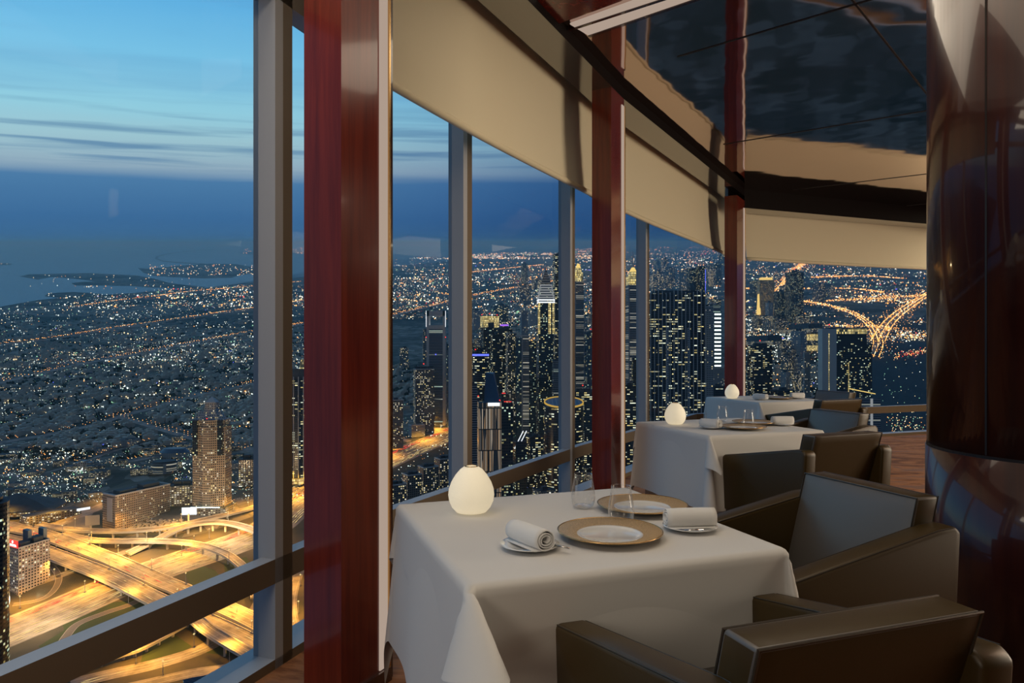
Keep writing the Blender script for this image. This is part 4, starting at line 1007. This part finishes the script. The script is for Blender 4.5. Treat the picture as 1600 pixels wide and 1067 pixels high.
for sx in (-.5, .5): b.part('lit_edge', rect(1.2, 1.2, 0, sx * b.w, -b.w * .31), b.h * .86, b.h, 'e_pale', 'e_pale')
b.lights('warning_light', [(-b.w * .5, -b.w * .3, b.h * .77), (b.w * .5, -b.w * .3, b.h * .77)], 'e_red', 1.1); b.lights('blue_light', [(0, -b.w * .36, b.h * .62)], 'e_blue', 1.2)
for k, (x0, x1, yb, yt) in enumerate([(604, 636, 826, 756), (628, 660, 808, 741), (652, 686, 793, 729), (678, 710, 778, 716), (704, 736, 764, 704)]):
    simple('apartment_block', ['dark flat roofed residential block, nearest of the row beside the highway', 'second of the dark residential blocks in the row below the highway', 'third residential block in the row below the highway, middle one', 'fourth residential block in the row, beside the grey mullion', 'last residential block of the row, mostly behind the mullion'][k], x0, x1, yb, yt, 'resid', .85, .55, 2, cat='building')
simple('glass_hall', 'low green lit hall beside the highway under the concrete tower', 638, 664, 682, 664, 'grey', .6, .5, 0, cat='building')
simple('striped_tower', 'tall tower with white balcony bands right of the first mullion', 727, 746, 800, 601, 'bands', .9, .2, 1, red=True)
b = B('round_tower', 'round tower with a glowing blue rim at its top', 738, 764, 740, 556)
b.part('body', ngon(b.w / 2, 28), -5, b.h, 'darklit'); b.part('upper_drum', ngon(b.w * .38, 28), b.h, b.h + b.px(14), 'dark'); b.part('blue_ring', ngon(b.w * .50, 28), b.h, b.h + b.px(3), 'e_blue', 'roof'); b.lights('warning_light', [(-b.w * .3, -b.w * .3, b.h + b.px(10))], 'e_red', 1.2)
b = B('mirror_tower', 'bronze mirrored glass tower with slanted dark roof reflecting golden lights', 746, 783, 930, 628)
b.part('body', rect(b.w * .95, b.w * .8, .12), -5, b.h, 'mirror')
bm = bmesh.new(); w2 = b.w * .46; d2 = b.w * .4; uvl = bm.loops.layers.uv.verify()
hexa(bm, [(-w2 * .45, -d2, b.h), (w2, -d2, b.h), (w2, d2, b.h), (-w2 * .45, d2, b.h), (-w2 * .3, -d2 * .6, b.h + b.px(46)), (w2 * .35, -d2 * .2, b.h + b.px(44)), (w2 * .45, d2, b.h + b.px(46)), (-w2 * .3, d2, b.h + b.px(46))]); obj('slanted_roof', bm, M['roofblue'], b.r)
b.part('dark_joint', rect(b.w * .04, b.w * .1, .12, -b.w * .04, -b.w * .41), 0, b.h, 'seam', 'seam'); b.lights('warning_light', [(b.w * .45, -b.w * .4, b.h + 3), (-b.w * .45, -b.w * .35, b.h + 8)], 'e_red', 1.3)
b.part('lit_cornice', rect(b.w * .5, 1, .12, b.w * .2, -b.w * .42), b.h - 4, b.h, 'e_pale', 'e_pale')
b = B('dark_tower', 'black slab tower with red lights right of the mirrored tower', 781, 801, 900, 628)
b.part('body', rect(b.w * .9, b.w * .9, .2), -5, b.h, 'dark'); b.part('upper_slab', rect(b.w * .6, b.w * .6, .2, -b.w * .15, 0), b.h, b.h + b.px(13), 'dark'); b.lights('warning_light', [(b.w * k * .12, -b.w * .45, b.h + 1) for k in range(-1, 4)] + [(-b.w * .3 + b.w * k * .1, -b.w * .3, b.h + b.px(14)) for k in range(3)], 'e_red', 1.0)
b = B('gold_top_tower', 'dark tower with a bright yellow glowing square crown and red lamps', 751, 779, 640, 512)
b.part('body', rect(b.w * .85, b.w * .6, .3), -5, b.h, 'dark'); b.part('crown', rect(b.w * .92, b.w * .6, .3), b.h, b.h + b.px(18), 'gold', 'roof'); b.part('crown_core', rect(b.w * .34, b.w * .62, .3), b.h - 2, b.h + b.px(8), 'roof'); b.lights('warning_light', [(-b.w * .42, -b.w * .3, b.h + b.px(20)), (0, 0, b.h + b.px(22)), (b.w * .42, 0, b.h + b.px(20))], 'e_red', 1.1)
b = B('purple_top_tower', 'round topped tower with a glowing purple disc roof', 777, 799, 660, 514)
b.part('body', rect(b.w, b.w * .8, .2), -5, b.h, 'darklit'); b.part('disc', ngon(b.w * .42, 24), b.h, b.h + b.px(3), 'roof', 'e_purple'); b.part('cap', ngon(b.w * .3, 24), b.h + b.px(5), b.h + b.px(7), 'e_purple', 'roof')
simple('office_tower', 'slim greenish lit tower in front of the yellow crowned tower', 766, 785, 690, 523, 'darklit', .9, .3, 1)
simple('office_tower', 'slim concrete tower with green lights beside the grey slab', 790, 807, 680, 521, 'resid', .9, .3, 1)
b = B('grey_slab_tower', 'pale grey slab tower with narrow slit windows and black glass side', 805, 839, 684, 528)
b.part('body', rect(b.w * .3, b.w * .6, 0, -b.w * .33, 2), -5, b.h, 'blue'); b.part('slit_face', rect(b.w * .34, b.w * .6, 0, -b.w * .04, 0), -5, b.h + 3, 'slit'); b.part('glass_side', rect(b.w * .34, b.w * .55, 0, b.w * .3, 1), -5, b.h - 6, 'dark'); b.part('frame_post', rect(b.w * .04, b.w * .62, 0, b.w * .49, 0), 0, b.h + 3, 'concrete'); b.part('roof_slab', rect(b.w, b.w * .6), b.h + 3, b.h + 6, 'concrete', 'roof')
simple('fin_tower', 'plain grey blue fin tower behind the grey slab', 813, 825, 600, 486, 'grey', .6, .3, 0)
# pointed tower
b = B('pointed_tower', 'tall pointed tower with a diamond crown of bright horizontal bands', 839, 867, 690, 474)
b.part('body', rect(b.w * .8, b.w * .7), -5, b.h, 'dark')
for sx in (-1, 1): b.part('lit_edge', rect(b.w * .12, b.w * .1, 0, sx * (b.w * .40), -b.w * .33), b.h * .78, b.h, 'gold', 'concrete')
b.part('lit_edge', rect(b.w * .14, b.w * .1, 0, b.w * .18, -b.w * .37), b.h * .78, b.h, 'gold', 'concrete')
NB = 13
for k in range(NB):
    f = k / NB; ww = b.w * 1.0 * (1 - f ** 1.7 * .9); zz = b.h + b.px(50) * f
    b.part('crown_band', rect(ww * .97, ww * .7), zz, zz + b.px(50) / NB * .55, 'e_pale' if k < 2 else ('e_band' if k < 8 else 'barrier'), 'roof'); 
b.part('crown_core', rect(b.w * .85, b.w * .6), b.h, b.h + b.px(30), 'blue', 'roof', .62); b.part('crown_peak', rect(b.w * .54, b.w * .4), b.h + b.px(30), b.h + b.px(55), 'blue', 'roof', 0)
simple('lit_tower', 'tall dark tower edged in golden lights just left of second mullion', 864, 884, 640, 398, 'darklit', .8, .2, 1)
simple('office_tower', 'dark tower standing in front of pointed tower foot', 838, 856, 715, 590, 'dark', .9, .3, 1)
simple('striped_tower', 'white banded tower below the golden edged tower', 863, 878, 706, 562, 'bands', .9, .1, 1)
b = B('ring_roof_building', 'round glass building with a slanted disc roof outlined in amber light', 850, 912, 812, 628)
b.part('body', ngon(b.w / 2, 40), -5, b.h - 8, 'darklit')
bm = bmesh.new(); lathe(bm, [(0, -3), (b.w * .47, -3), (b.w * .47, 0), (0, 0)], 48); o = obj('disc_roof', bm, M['roofblue'], b.r); o.location = (0, 0, b.h); o.rotation_euler = (.20, 0, 0)
bm = bmesh.new(); lathe(bm, [(b.w * .475, -1.2), (b.w * .50, -1.2), (b.w * .50, 1.2), (b.w * .475, 1.2), (b.w * .475, -1.2)], 48); o2 = obj('amber_ring', bm, M['e_amber'], o)
bm = bmesh.new()
for k in range(-4, 5):
    L_ = math.sqrt(max(0, .44 ** 2 - (k * .095) ** 2)) * b.w; box(bm, k * .095 * b.w - .3, k * .095 * b.w + .3, -L_, L_, .1, .5)
obj('roof_lines', bm, M['barrier'], o)
simple('slanted_building', 'dark building with two white light lines on its sloping roof', 801, 823, 830, 690, 'dark', .9, .3, 1, cat='building')
b = B('line_lights', 'pair of slanting white light strips on the roof edge', 800, 822, 830, 700, 'light'); 
for k in (0, 1): bm = bmesh.new(); o_ = Vector((-b.w * .35 + k * 5, -8, b.h)); hexa(bm, [tuple(o_ + Vector(q)) for q in ((0, 0, 0), (1, 0, 0), (b.w * .62 + 1, 8, b.px(26)), (b.w * .62, 8, b.px(26)), (0, 0, 1), (1, 0, 1), (b.w * .62 + 1, 8, b.px(26) + 1), (b.w * .62, 8, b.px(26) + 1))]); obj('light_strip', bm, M['e_pale'], b.r)
simple('yellow_grid_block', 'low block with a grid of yellow windows beneath the grey slab tower', 822, 848, 760, 682, 'darklit', .8, .35, 1, cat='building')
simple('building', 'low dark building with white dotted windows below window rail', 832, 868, 850, 765, 'low', .8, .4, 1, cat='building')
b = B('pale_dome', 'pale shallow domed roof below the second window rail', 862, 925, 782, 768, 'building'); b.part('drum', ngon(b.w * .5, 32, b.w * .35), 0, b.h, 'low'); b.part('dome', ngon(b.w * .5, 32, b.w * .35), b.h, b.h + 8, 'concrete', 'concrete', .3)
def crowned(x0, x1, yb, yt, ysp, label, group=None):
    b = B('crowned_tower', label, x0, x1, yb, yt); w_ = b.w
    b.part('body', rect(w_ * .85, w_ * .8, .15), -5, b.h, 'slit'); b.part('upper_body', rect(w_ * .72, w_ * .68, .15), b.h, b.h + b.px(14), 'gold', 'roof'); b.part('crown', ngon(w_ * .33, 12), b.h + b.px(14), b.h + b.px(21), 'gold', 'roof', .8)
    b.part('dome', ngon(w_ * .26, 12), b.h + b.px(21), b.h + b.px(28), 'e_gold', 'e_gold', .35); b.part('spire', ngon(w_ * .05, 6), b.h + b.px(28), b.h + b.px(yt - ysp), 'concrete', 'concrete', .2); return b
crowned(895, 912, 655, 440, 405, 'slim tower with small golden spire left of the second red column')
crowned(977, 1001, 700, 446, 392, 'stone tower with a golden domed crown and spire right of second red column')
simple('office_tower', 'grey tower beside the slim spired tower', 908, 918, 640, 500, 'grey', .9, .2, 1)
simple('office_tower', 'dark blue tower hugging the left side of middle red column', 914, 932, 660, 520, 'blue', .9, .2, 1, red=True)
simple('office_building', 'broad dark building with yellow window rows below the slim spired tower', 893, 928, 735, 612, 'darklit', .6, .1, 2, cat='building', red=True)
# ---- the third window
b = B('wide_dark_tower', 'very wide dark tower with vertical fins and scattered yellow lit windows', 1011, 1099, 790, 460)
b.part('body', rect(b.w * .98, b.w * .4), -5, b.h, 'darklit')
for k in range(15): b.part('fin', rect(.9, 1.6, 0, (k - 7) * b.w * .068, -b.w * .205), 0, b.h + 3 * math.sin(k * 1.1) + 4, 'concrete', 'concrete')
for k in (-.18, .18): b.part('recess', rect(b.w * .035, 3, 0, k * b.w, -b.w * .205), 0, b.h * .84, 'grey')
b.part('roof_box', rect(b.w * .8, b.w * .2), b.h, b.h + 6, 'roof')
simple('grey_side_tower', 'plain grey side wing on the right of the wide dark tower', 1096, 1113, 790, 480, 'grey', .6, 0, 1)
simple('striped_tower', 'slim tower with bright white horizontal stripes beside the farthest column', 1112, 1124, 640, 478, 'bands', .8, 0, 0)
b = B('stripe_lights', 'ladder of bright white floor lights on the slim tower', 1113, 1123, 648, 480, 'light'); 
for k in range(22): b.part('light_bar', rect(b.w, .6, 0, 0, -b.w * 1.2), b.h * (.16 + .8 * k / 22), b.h * (.16 + .8 * k / 22) + b.px(2.4), 'e_white', 'e_white')
simple('blue_lit_tower', 'distant tower with a glowing blue side above the wide tower', 1088, 1101, 540, 417, 'dark', .8, .2, 0)
b = B('edge_lights', 'blue and golden vertical light lines on the distant towers', 1076, 1101, 538, 418, 'light')
for x_, m_ in ((-.42, 'e_gold'), (-.22, 'e_gold'), (.28, 'e_blue'), (.46, 'e_blue')): b.part('light_line', rect(3, 3, 0, x_ * b.w, -20), b.h * .55, b.h * .97, m_, m_)
simple('office_tower', 'distant dark tower left of the blue lit one', 1074, 1087, 540, 420, 'dark', .8, .2, 0)
simple('lit_grid_building', 'low building with a bright white window grid beside the farthest column', 1109, 1134, 700, 604, 'darklit', .5, 0, 1, cat='building')
simple('grey_block', 'plain grey block under the white striped tower', 1108, 1130, 660, 575, 'grey', .5, 0, 0, cat='building')
simple('lit_floors_building', 'building with golden lit floors below the stone spired tower', 974, 992, 770, 602, 'darklit', .7, 0, 1, cat='building')
simple('dark_block', 'dark tower edge standing beside the third window mullion', 988, 1004, 760, 560, 'dark', .7, 0, 1)
# ---- the last window
b = B('golden_tower', 'squat tower floodlit in golden orange left in the last window', 1184, 1209, 492, 438); b.part('body', rect(b.w * .92, b.w * .5), -5, b.h, 'warm'); b.part('gold_top', rect(b.w * .7, b.w * .4), b.h, b.h + b.px(4), 'e_gold', 'roof')
for sx in (-.46, .46): b.part('lit_edge', rect(b.w * .1, b.w * .5, 0, sx * b.w, -4), 0, b.h * (.6 if sx < 0 else .9), 'e_gold', 'e_gold', .5)
simple('office_tower', 'dark tower beside the golden floodlit one', 1210, 1230, 500, 456, 'dark', .6, .2, 1)
simple('office_tower', 'taller dark tower with few lights, two to the right of the golden one', 1229, 1254, 503, 426, 'dark', .6, .2, 1, red=True)
simple('exhibition_hall', 'broad dark flat roofed hall below the golden tower', 1150, 1236, 540, 534, 'low', 3.2, .05, 1, cat='building')
simple('exhibition_hall', 'second broad flat roofed hall with bright lights around it', 1215, 1300, 522, 516, 'low', 2.6, .05, 1, cat='building')
b = B('light_columns', 'row of tall white vertical light columns in front of hall', 1197, 1212, 545, 502, 'light')
for k in range(5): b.part('light_column', rect(3, 3, 0, (k - 2) * b.w * .24, 0), 0, b.h, 'barrier', 'e_pale')
simple('lit_office_tower', 'dark tower with bright yellow windows right of the farthest red column', 1171, 1204, 680, 541, 'darklit', .7, .15, 2, red=True)
b = B('pale_slab_tower', 'pale narrow slab tower with a vertical string of yellow lights', 1281, 1304, 700, 514); b.part('body', rect(b.w * .96, b.w * .7), -5, b.h, 'concrete'); b.part('light_string', rect(1.4, .6, 0, -b.w * .04, -b.w * .36), b.h * .02, b.h * .96, 'gold', 'e_gold'); 
b = B('crowned_slab_tower', 'wide dark slab tower with a lit yellow top storey', 1302, 1349, 695, 522); b.part('body', rect(b.w * .97, b.w * .5, -.05), -5, b.h, 'dark'); b.part('lit_top_storey', rect(b.w * .99, b.w * .52, -.05), b.h, b.h + b.px(8), 'gold', 'roofblue'); b.part('roof_canopy', rect(b.w * 1.3, b.w * .6, -.05, -b.w * .1), b.h + b.px(8), b.h + b.px(10), 'roofblue', 'roofblue')
for x_ in (-.12, -.02): b.part('light_string', rect(1.2, 1.2, 0, x_ * b.w, -b.w * .28), 2, b.h * (.75 if x_ < -.1 else .4), 'gold', 'e_gold')
simple('yellow_hall', 'low long building with yellow lit facade left of the pale slab', 1252, 1283, 548, 522, 'gold', .4, .1, 0, cat='building')
simple('dark_block', 'dark narrow block right behind the crowned slab tower', 1345, 1360, 690, 540, 'dark', .7, 0, 0)
b = B('banded_tower', 'banded dark tower with one bright vertical light shaft by the chairs', 1336, 1372, 730, 622); b.part('body', rect(b.w * .9, b.w * .6), -5, b.h, 'bands'); b.part('light_shaft', rect(b.w * .1, 1, 0, .06 * b.w, -b.w * .32), 0, b.h, 'e_band', 'e_band')
b = B('roof_light_line', 'long golden light line on a low roof beside the slab towers', 1328, 1368, 720, 612, 'light'); bm = bmesh.new(); q = b.w / 2; hexa(bm, [(-q, 0, b.h + b.px(4)), (q, 0, b.h - b.px(4)), (q, 2, b.h - b.px(4)), (-q, 2, b.h + b.px(4)), (-q, 0, b.h + b.px(4) + 1.6), (q, 0, b.h - b.px(4) + 1.6), (q, 2, b.h - b.px(4) + 1.6), (-q, 2, b.h + b.px(4) + 1.6)]); obj('light_bar', bm, M['e_gold'], b.r); b.part('support', rect(2, 2), 0, b.h, 'roof')
simple('office_building', 'mid rise building with yellow windows between lit tower and pale slab', 1205, 1240, 690, 610, 'darklit', .6, .3, 1, cat='building')
simple('office_building', 'grey slim building right of the middle building with yellow windows', 1256, 1265, 680, 552, 'grey', .6, 0, 0)
simple('office_building', 'low lit block right in front of pale slab tower', 1240, 1282, 700, 650, 'darklit', .6, .2, 1, cat='building')
# ---- anonymous mid-rise buildings among the towers
SHORT = {}
for l_ in LM:
    ws = l_[3].split(); cut = [i for i, w_ in enumerate(ws) if w_ in ('with', 'beside', 'behind', 'in', 'at', 'standing', 'left', 'right', 'of', 'below', 'on', 'under', 'seen', 'cut', 'just', 'between', 'by', 'beneath', 'hugging', 'outlined', 'edged', 'and', 'floodlit')]
    SHORT[l_[3]] = ' '.join(ws[:cut[0]] if cut and cut[0] > 1 else ws[:5])
seen_ = {}; LM2 = []
gen = []
rg = random.Random(21)
for reg, n_ in (((0, 160, 700, 785), 22), ((190, 300, 690, 742), 16), ((360, 410, 690, 760), 7), ((612, 735, 560, 600), 6), ((735, 930, 590, 770), 34), ((735, 930, 440, 590), 22), ((975, 1010, 560, 760), 8), ((1012, 1135, 420, 520), 26), ((1165, 1300, 560, 680), 22), ((1165, 1300, 430, 520), 14), ((470, 480, 600, 700), 2)):
    for k in range(n_):
        x, y = rg.uniform(reg[0], reg[1]), rg.uniform(reg[2], reg[3]); hpx = rg.uniform(14, 40) * (1.3 if y > 560 else .8); wpx = rg.uniform(9, 20)
        lowz = x < 480
        gen.append((x, y, wpx * (1.5 if lowz else 1), rg.uniform(4, 10) if lowz else hpx, rg.choice(('low', 'grey', 'resid') if lowz else ('darklit', 'resid', 'low', 'dark', 'grey'))))
pro = {}
for x, y, wpx, hpx, fm in gen:
    if fm not in pro:
        r_ = empty('office_building'); bm = bmesh.new(); prism(bm, rect(34, 28), -4, 60); obj('body', bm, [FM[fm], M['roof']], r_); bm = bmesh.new(); prism(bm, rect(14, 10, 0, 3, 2), 60, 65, 0, 1); obj('roof_plant', bm, [M['roof'], M['roof']], r_)
        pro[fm] = r_; o = r_
    else: o = copy_tree(pro[fm])
    p_ = G(x, y); o.location = p_; o.rotation_euler = (0, 0, rg.uniform(0, .8)); sw = wpx * p_.y / F / 36; o.scale = (sw, sw, hpx * p_.y / F / 60)
    near = sorted(LM, key=lambda q: math.hypot(q[0] - x, (q[1] - y) * .7))[0]
    sh = SHORT.get(near[3]) or ' '.join(w_ for w_ in near[3].split()[:6])
    side = 'left of' if x < near[0] - 12 else 'right of' if x > near[0] + 12 else 'behind' if y < near[1] else 'before'
    kd = {'darklit': 'lit dark', 'resid': 'concrete', 'low': 'pale', 'dark': 'black glass', 'grey': 'plain grey'}[fm]
    key = (kd, side, sh); seen_[key] = seen_.get(key, 0) + 1; od = '' if seen_[key] == 1 else ORD[min(seen_[key], 20) - 1] + ' '
    lb_ = '%s%s mid rise building %s the %s' % (od, kd, side, sh)
    LM2.append(lb_)
    tag(o, lb_, 'building', {'darklit': 'lit office buildings', 'resid': 'apartment buildings', 'low': 'pale mid rises', 'dark': 'dark mid rises', 'grey': 'grey mid rises'}[fm])

# ---- houses, trees and lights spread over the districts
rnd = random.Random(3)
def in_sea(px, py):
    if py < 395 and px < 900: return True
    for (x0, y0), (x1, y1) in zip(coast, coast[1:]):
        if x0 <= px <= x1: return py < y0 + (y1 - y0) * (px - x0) / (x1 - x0) + 1
    return px < 1000 and False
NR = [(c_, w_) for c_, (l, w_) in zip(avcen, AV)]
CELL = 30.0; RC = set()
for cen_, wd_ in NR:
    for (p0, d, n), (p1, _, _) in zip(cen_, cen_[1:]):
        if p0.y > 9000: continue
        L_ = (p1 - p0).length; k_ = 0
        while k_ < L_:
            q_ = p0 + (p1 - p0) * (k_ / L_); e_ = -wd_ / 2 - 10
            while e_ <= wd_ / 2 + 10: RC.add((int((q_.x + n.x * e_) // CELL), int((q_.y + n.y * e_) // CELL))); e_ += 12
            k_ += 12
def near_road(p, pad): return (int(p.x // CELL), int(p.y // CELL)) in RC
blocked = [(0, 480, 792, 1100), (160, 270, 735, 800), (300, 360, 690, 800), (600, 748, 500, 570), (1372, 1470, 535, 720), (1305, 1470, 575, 720)]
def free(px, py): return not any(a <= px <= b and c_ <= py <= d for a, b, c_, d in blocked)
hm = bpy.data.meshes.new('house')
def house_bm(bm, x, y, z, w_, d_, h_, a):
    P = rect(w_, d_, a, x, y); poly(bm, P, z - 1, z + h_, 0); P2 = rect(w_ * .45, d_ * .45, a, x + w_ * .1, y); poly(bm, P2, z + h_, z + h_ * 1.3, 0)
M['house'] = pbr('pale_house_walls', (.50, .45, .38), .9)
M['tree'] = pbr('dark_tree_foliage', (.012, .022, .014), .95)
houses = []
def sample(n, region):
    out = []; x0, x1, y0, y1, bias = region; guard = 0
    while len(out) < n and guard < n * 30:
        guard += 1; px = rnd.uniform(x0, x1); py = y0 + (y1 - y0) * rnd.random() ** bias
        if in_sea(px, py) or not free(px, py): continue
        p = G(px, py)
        if near_road(p, 12): continue
        out.append((px, py, p))
    return out
for px, py, p in sample(1700, (-60, 480, 500, 705, .8)) + sample(900, (600, 940, 450, 640, .9)) + sample(260, (1170, 1330, 440, 640, 1)):
    houses.append((p, rnd.uniform(11, 26), rnd.uniform(10, 20), rnd.uniform(6, 12), .75 + rnd.choice((0, PI / 2)) + rnd.uniform(-.1, .1)))
houses.sort(key=lambda h: h[0].y)
bm = bmesh.new(); house_bm(bm, 0, 0, 0, 18, 14, 8, 0); hp = obj('house', bm, M['house']); tag(hp, 'small pale flat roofed villa among the dark low districts', 'house', 'small villas in the low districts')
for i, (p, w_, d_, h_, a) in enumerate(houses[:300]):
    o = hp if i == 0 else hp.copy()
    if i: C.objects.link(o)
    o.location = p; o.rotation_euler = (0, 0, a); o.scale = (w_ / 18, d_ / 14, h_ / 8)
bm = bmesh.new()
for p, w_, d_, h_, a in houses[300:]: house_bm(bm, p.x, p.y, p.z, w_, d_, h_, a)
tag(obj('distant_houses', bm, M['house']), 'thousands of pale low houses spreading to the coast', 'houses', kind='stuff')
ib = bmesh.new(); bmesh.ops.create_icosphere(ib, subdivisions=1, radius=1); ib.verts.ensure_lookup_table()
IV = [v.co.copy() for v in ib.verts]; IF = [[v.index for v in f.verts] for f in ib.faces]; ib.free()
def pyobj(name, V, Fc, m):
    me = bpy.data.meshes.new(name); me.from_pydata(V, [], Fc); me.materials.append(m); o = bpy.data.objects.new(name, me); C.objects.link(o); return o
TV, TF = [], []
for px, py, p in sample(1500, (-60, 480, 490, 720, .8)) + sample(500, (600, 940, 450, 640, .9)) + sample(120, (1180, 1300, 520, 680, 1)):
    r_ = rnd.uniform(3, 8)
    for k in range(3):
        q = p + Vector((rnd.uniform(-9, 9), rnd.uniform(-9, 9), r_ * .5)); rr_ = r_ * rnd.uniform(.6, 1); b0 = len(TV)
        TV += [tuple(q + v * rr_) for v in IV]; TF += [tuple(b0 + i for i in f) for f in IF]
tag(pyobj('tree_clumps', TV, TF, M['tree']), 'dark clumps of trees between the houses', 'trees', kind='stuff')

LB = {k: ([], []) for k in ('white', 'warm', 'orange', 'green', 'red', 'blue')}
def lite(col, p, s=1.0):
    V, Fc = LB[col]; b0 = len(V); x, y, z, r = p.x, p.y, p.z + 5 + p.y * .0002, p.y / F * s
    V += [(x + r, y, z), (x, y + r, z), (x - r, y, z), (x, y - r, z), (x, y, z + r), (x, y, z - r)]
    for i, j in ((0, 1), (1, 2), (2, 3), (3, 0)): Fc += [(b0 + i, b0 + j, b0 + 4), (b0 + j, b0 + i, b0 + 5)]
from mathutils import noise as mn
def dens(p): return mn.noise(Vector((p.x / 420, p.y / 420, 0))) * .6 + mn.noise(Vector((p.x / 1500, p.y / 1500, 5))) * .7 + mn.noise(Vector((p.x / 6000, p.y / 6000, 9))) * .4
def sow(n, region, mixc, smin, smax, clump=0):
    for px, py, p in sample(int(n * 1.6), region):
        if dens(p) < rnd.uniform(-.55, .45): continue
        c_ = rnd.choices(list(mixc), list(mixc.values()))[0]
        s_ = smin + (smax - smin) * rnd.random() ** 5; lite(c_, p, s_)
        for k in range(clump):
            if rnd.random() < .5: q = p + Vector((rnd.gauss(0, 7), rnd.gauss(0, 3), 0)) * p.y / F; q.z = gz(q.y); lite(c_, q, s_ * rnd.uniform(.5, .9))
mxA = dict(white=50, warm=26, green=14, orange=9, blue=1); mxB = dict(white=38, warm=34, orange=22, green=8, red=1.5, blue=.7)
sow(2600, (-40, 480, 560, 790, 1.0), mxA, .35, 1.3, 2)
sow(2300, (-40, 480, 452, 570, .8), mxA, .35, 1.2, 1)
sow(500, (100, 480, 446, 482, 1.0), mxB, .4, 1.6, 1)
sow(1100, (600, 960, 382, 405, 1.0), dict(white=40, warm=30, green=15, orange=15), .4, 1.5, 1)
sow(4200, (600, 960, 400, 560, .8), mxB, .35, 1.4, 1)
sow(1300, (600, 960, 540, 780, .9), dict(white=30, warm=45, green=12, orange=20, red=3, blue=2), .35, 1.2, 1)
sow(1900, (960, 1160, 384, 470, .9), mxB, .35, 1.4, 1)
sow(3600, (1160, 1470, 400, 540, .8), mxB, .35, 1.5, 1)
sow(1300, (1160, 1340, 520, 690, .9), mxB, .35, 1.3, 1)
sow(260, (1160, 1470, 520, 690, .9), mxB, .35, 1.2, 0)
sow(240, (-40, 130, 690, 770, 1), mxA, .5, 1.6, 1)
sow(900, (1200, 1450, 455, 500, 1), dict(orange=60, warm=25, white=12, red=4), .5, 1.7, 1)
sow(420, (1300, 1447, 500, 530, 1), dict(orange=60, warm=25, white=12, red=6), .5, 1.6, 1)
sow(300, (1190, 1290, 520, 560, 1), dict(white=80, warm=15, blue=3), .6, 1.9, 1)
for k in range(70): lite(rnd.choice(('white', 'green', 'warm')), G(rnd.uniform(1375, 1448), rnd.uniform(530, 670)), rnd.uniform(.3, .8))
for k in range(110): t_ = rnd.random(); lite(rnd.choice(('red', 'orange', 'warm')), G(1398 + 50 * t_, 558 - 8 * t_ + rnd.gauss(0, 2.5)), rnd.uniform(.4, .8))
for k in range(90): lite(rnd.choice(('warm', 'green', 'orange')), G(rnd.uniform(1385, 1447), rnd.uniform(655, 682)), rnd.uniform(.3, .9))
# islands and far shore
for (x0, x1, y0, y1, n_) in ((232, 400, 414, 431, 190), (40, 300, 429, 449, 45), (75, 155, 458, 464, 10), (-5, 15, 412, 414, 8), (380, 405, 389, 397, 22), (455, 476, 386, 397, 30), (130, 322, 446, 452, 20)):
    for k in range(n_): lite(rnd.choice(('white', 'warm', 'warm', 'orange')), G(rnd.uniform(x0, x1), rnd.uniform(y0, y1)), rnd.uniform(.3, .9))
# rows of lamps on the avenues
for (cen, wd), (l, _) in zip(NR, AV):
    for (p0, d, n), (p1, _, _) in zip(cen, cen[1:]):
        L = (p1 - p0).length; st_ = max(24, p0.y * .0065); k = 0.0
        while k < L:
            for s_ in (-1, 0, 1):
                q = p0 + (p1 - p0) * (k / L) + n * s_ * wd * .45; q.z = gz(q.y) + 3
                if rnd.random() < .75: lite('orange' if rnd.random() < .8 else 'warm', q, rnd.uniform(.35, .75) * (1.7 if q.x > q.y * .33 else 1))
                if q.x > q.y * .33: q2 = q + Vector((rnd.gauss(0, 30), rnd.gauss(0, 60), 0)); q2.z = gz(q2.y) + 3; lite(rnd.choice(('orange', 'orange', 'warm')), q2, rnd.uniform(.4, .8))
            k += st_
for c_, (mm, lb) in {'white': ('e_white', 'countless white lights scattered over the city'), 'warm': ('e_warm', 'countless warm yellow lights scattered over the city'), 'orange': ('e_orange', 'countless orange street lights lining the distant avenues'), 'green': ('e_green', 'scattered greenish lights over the city'), 'red': ('e_red', 'scattered tiny red lights over the city'), 'blue': ('e_blue', 'scattered tiny blue lights over the city')}.items():
    tag(pyobj('city_lights', *LB[c_], M[mm]), lb, 'city lights', kind='stuff')

# ---- thin evening haze lying over the city and the sea
hz, nh = mat('evening_haze'); 
nh.n('ShaderNodeOutputMaterial', {'Volume': nh.n('ShaderNodeVolumeScatter', {'Color': (.55, .88, 1.0, 1), 'Density': 6e-5, 'Anisotropy': .55})})
bm = bmesh.new(); X0, Y0, Y1 = 160000, 480, 99000
hexa(bm, [(x, y, gz(y) + z) for z in (-30, 520) for x, y in ((-X0, Y0), (X0, Y0), (X0, Y1), (-X0, Y1))])
bmesh.ops.recalc_face_normals(bm, faces=bm.faces)
tag(obj('haze', bm, hz), 'thin blue evening haze over the far city and sea', 'haze', kind='stuff')
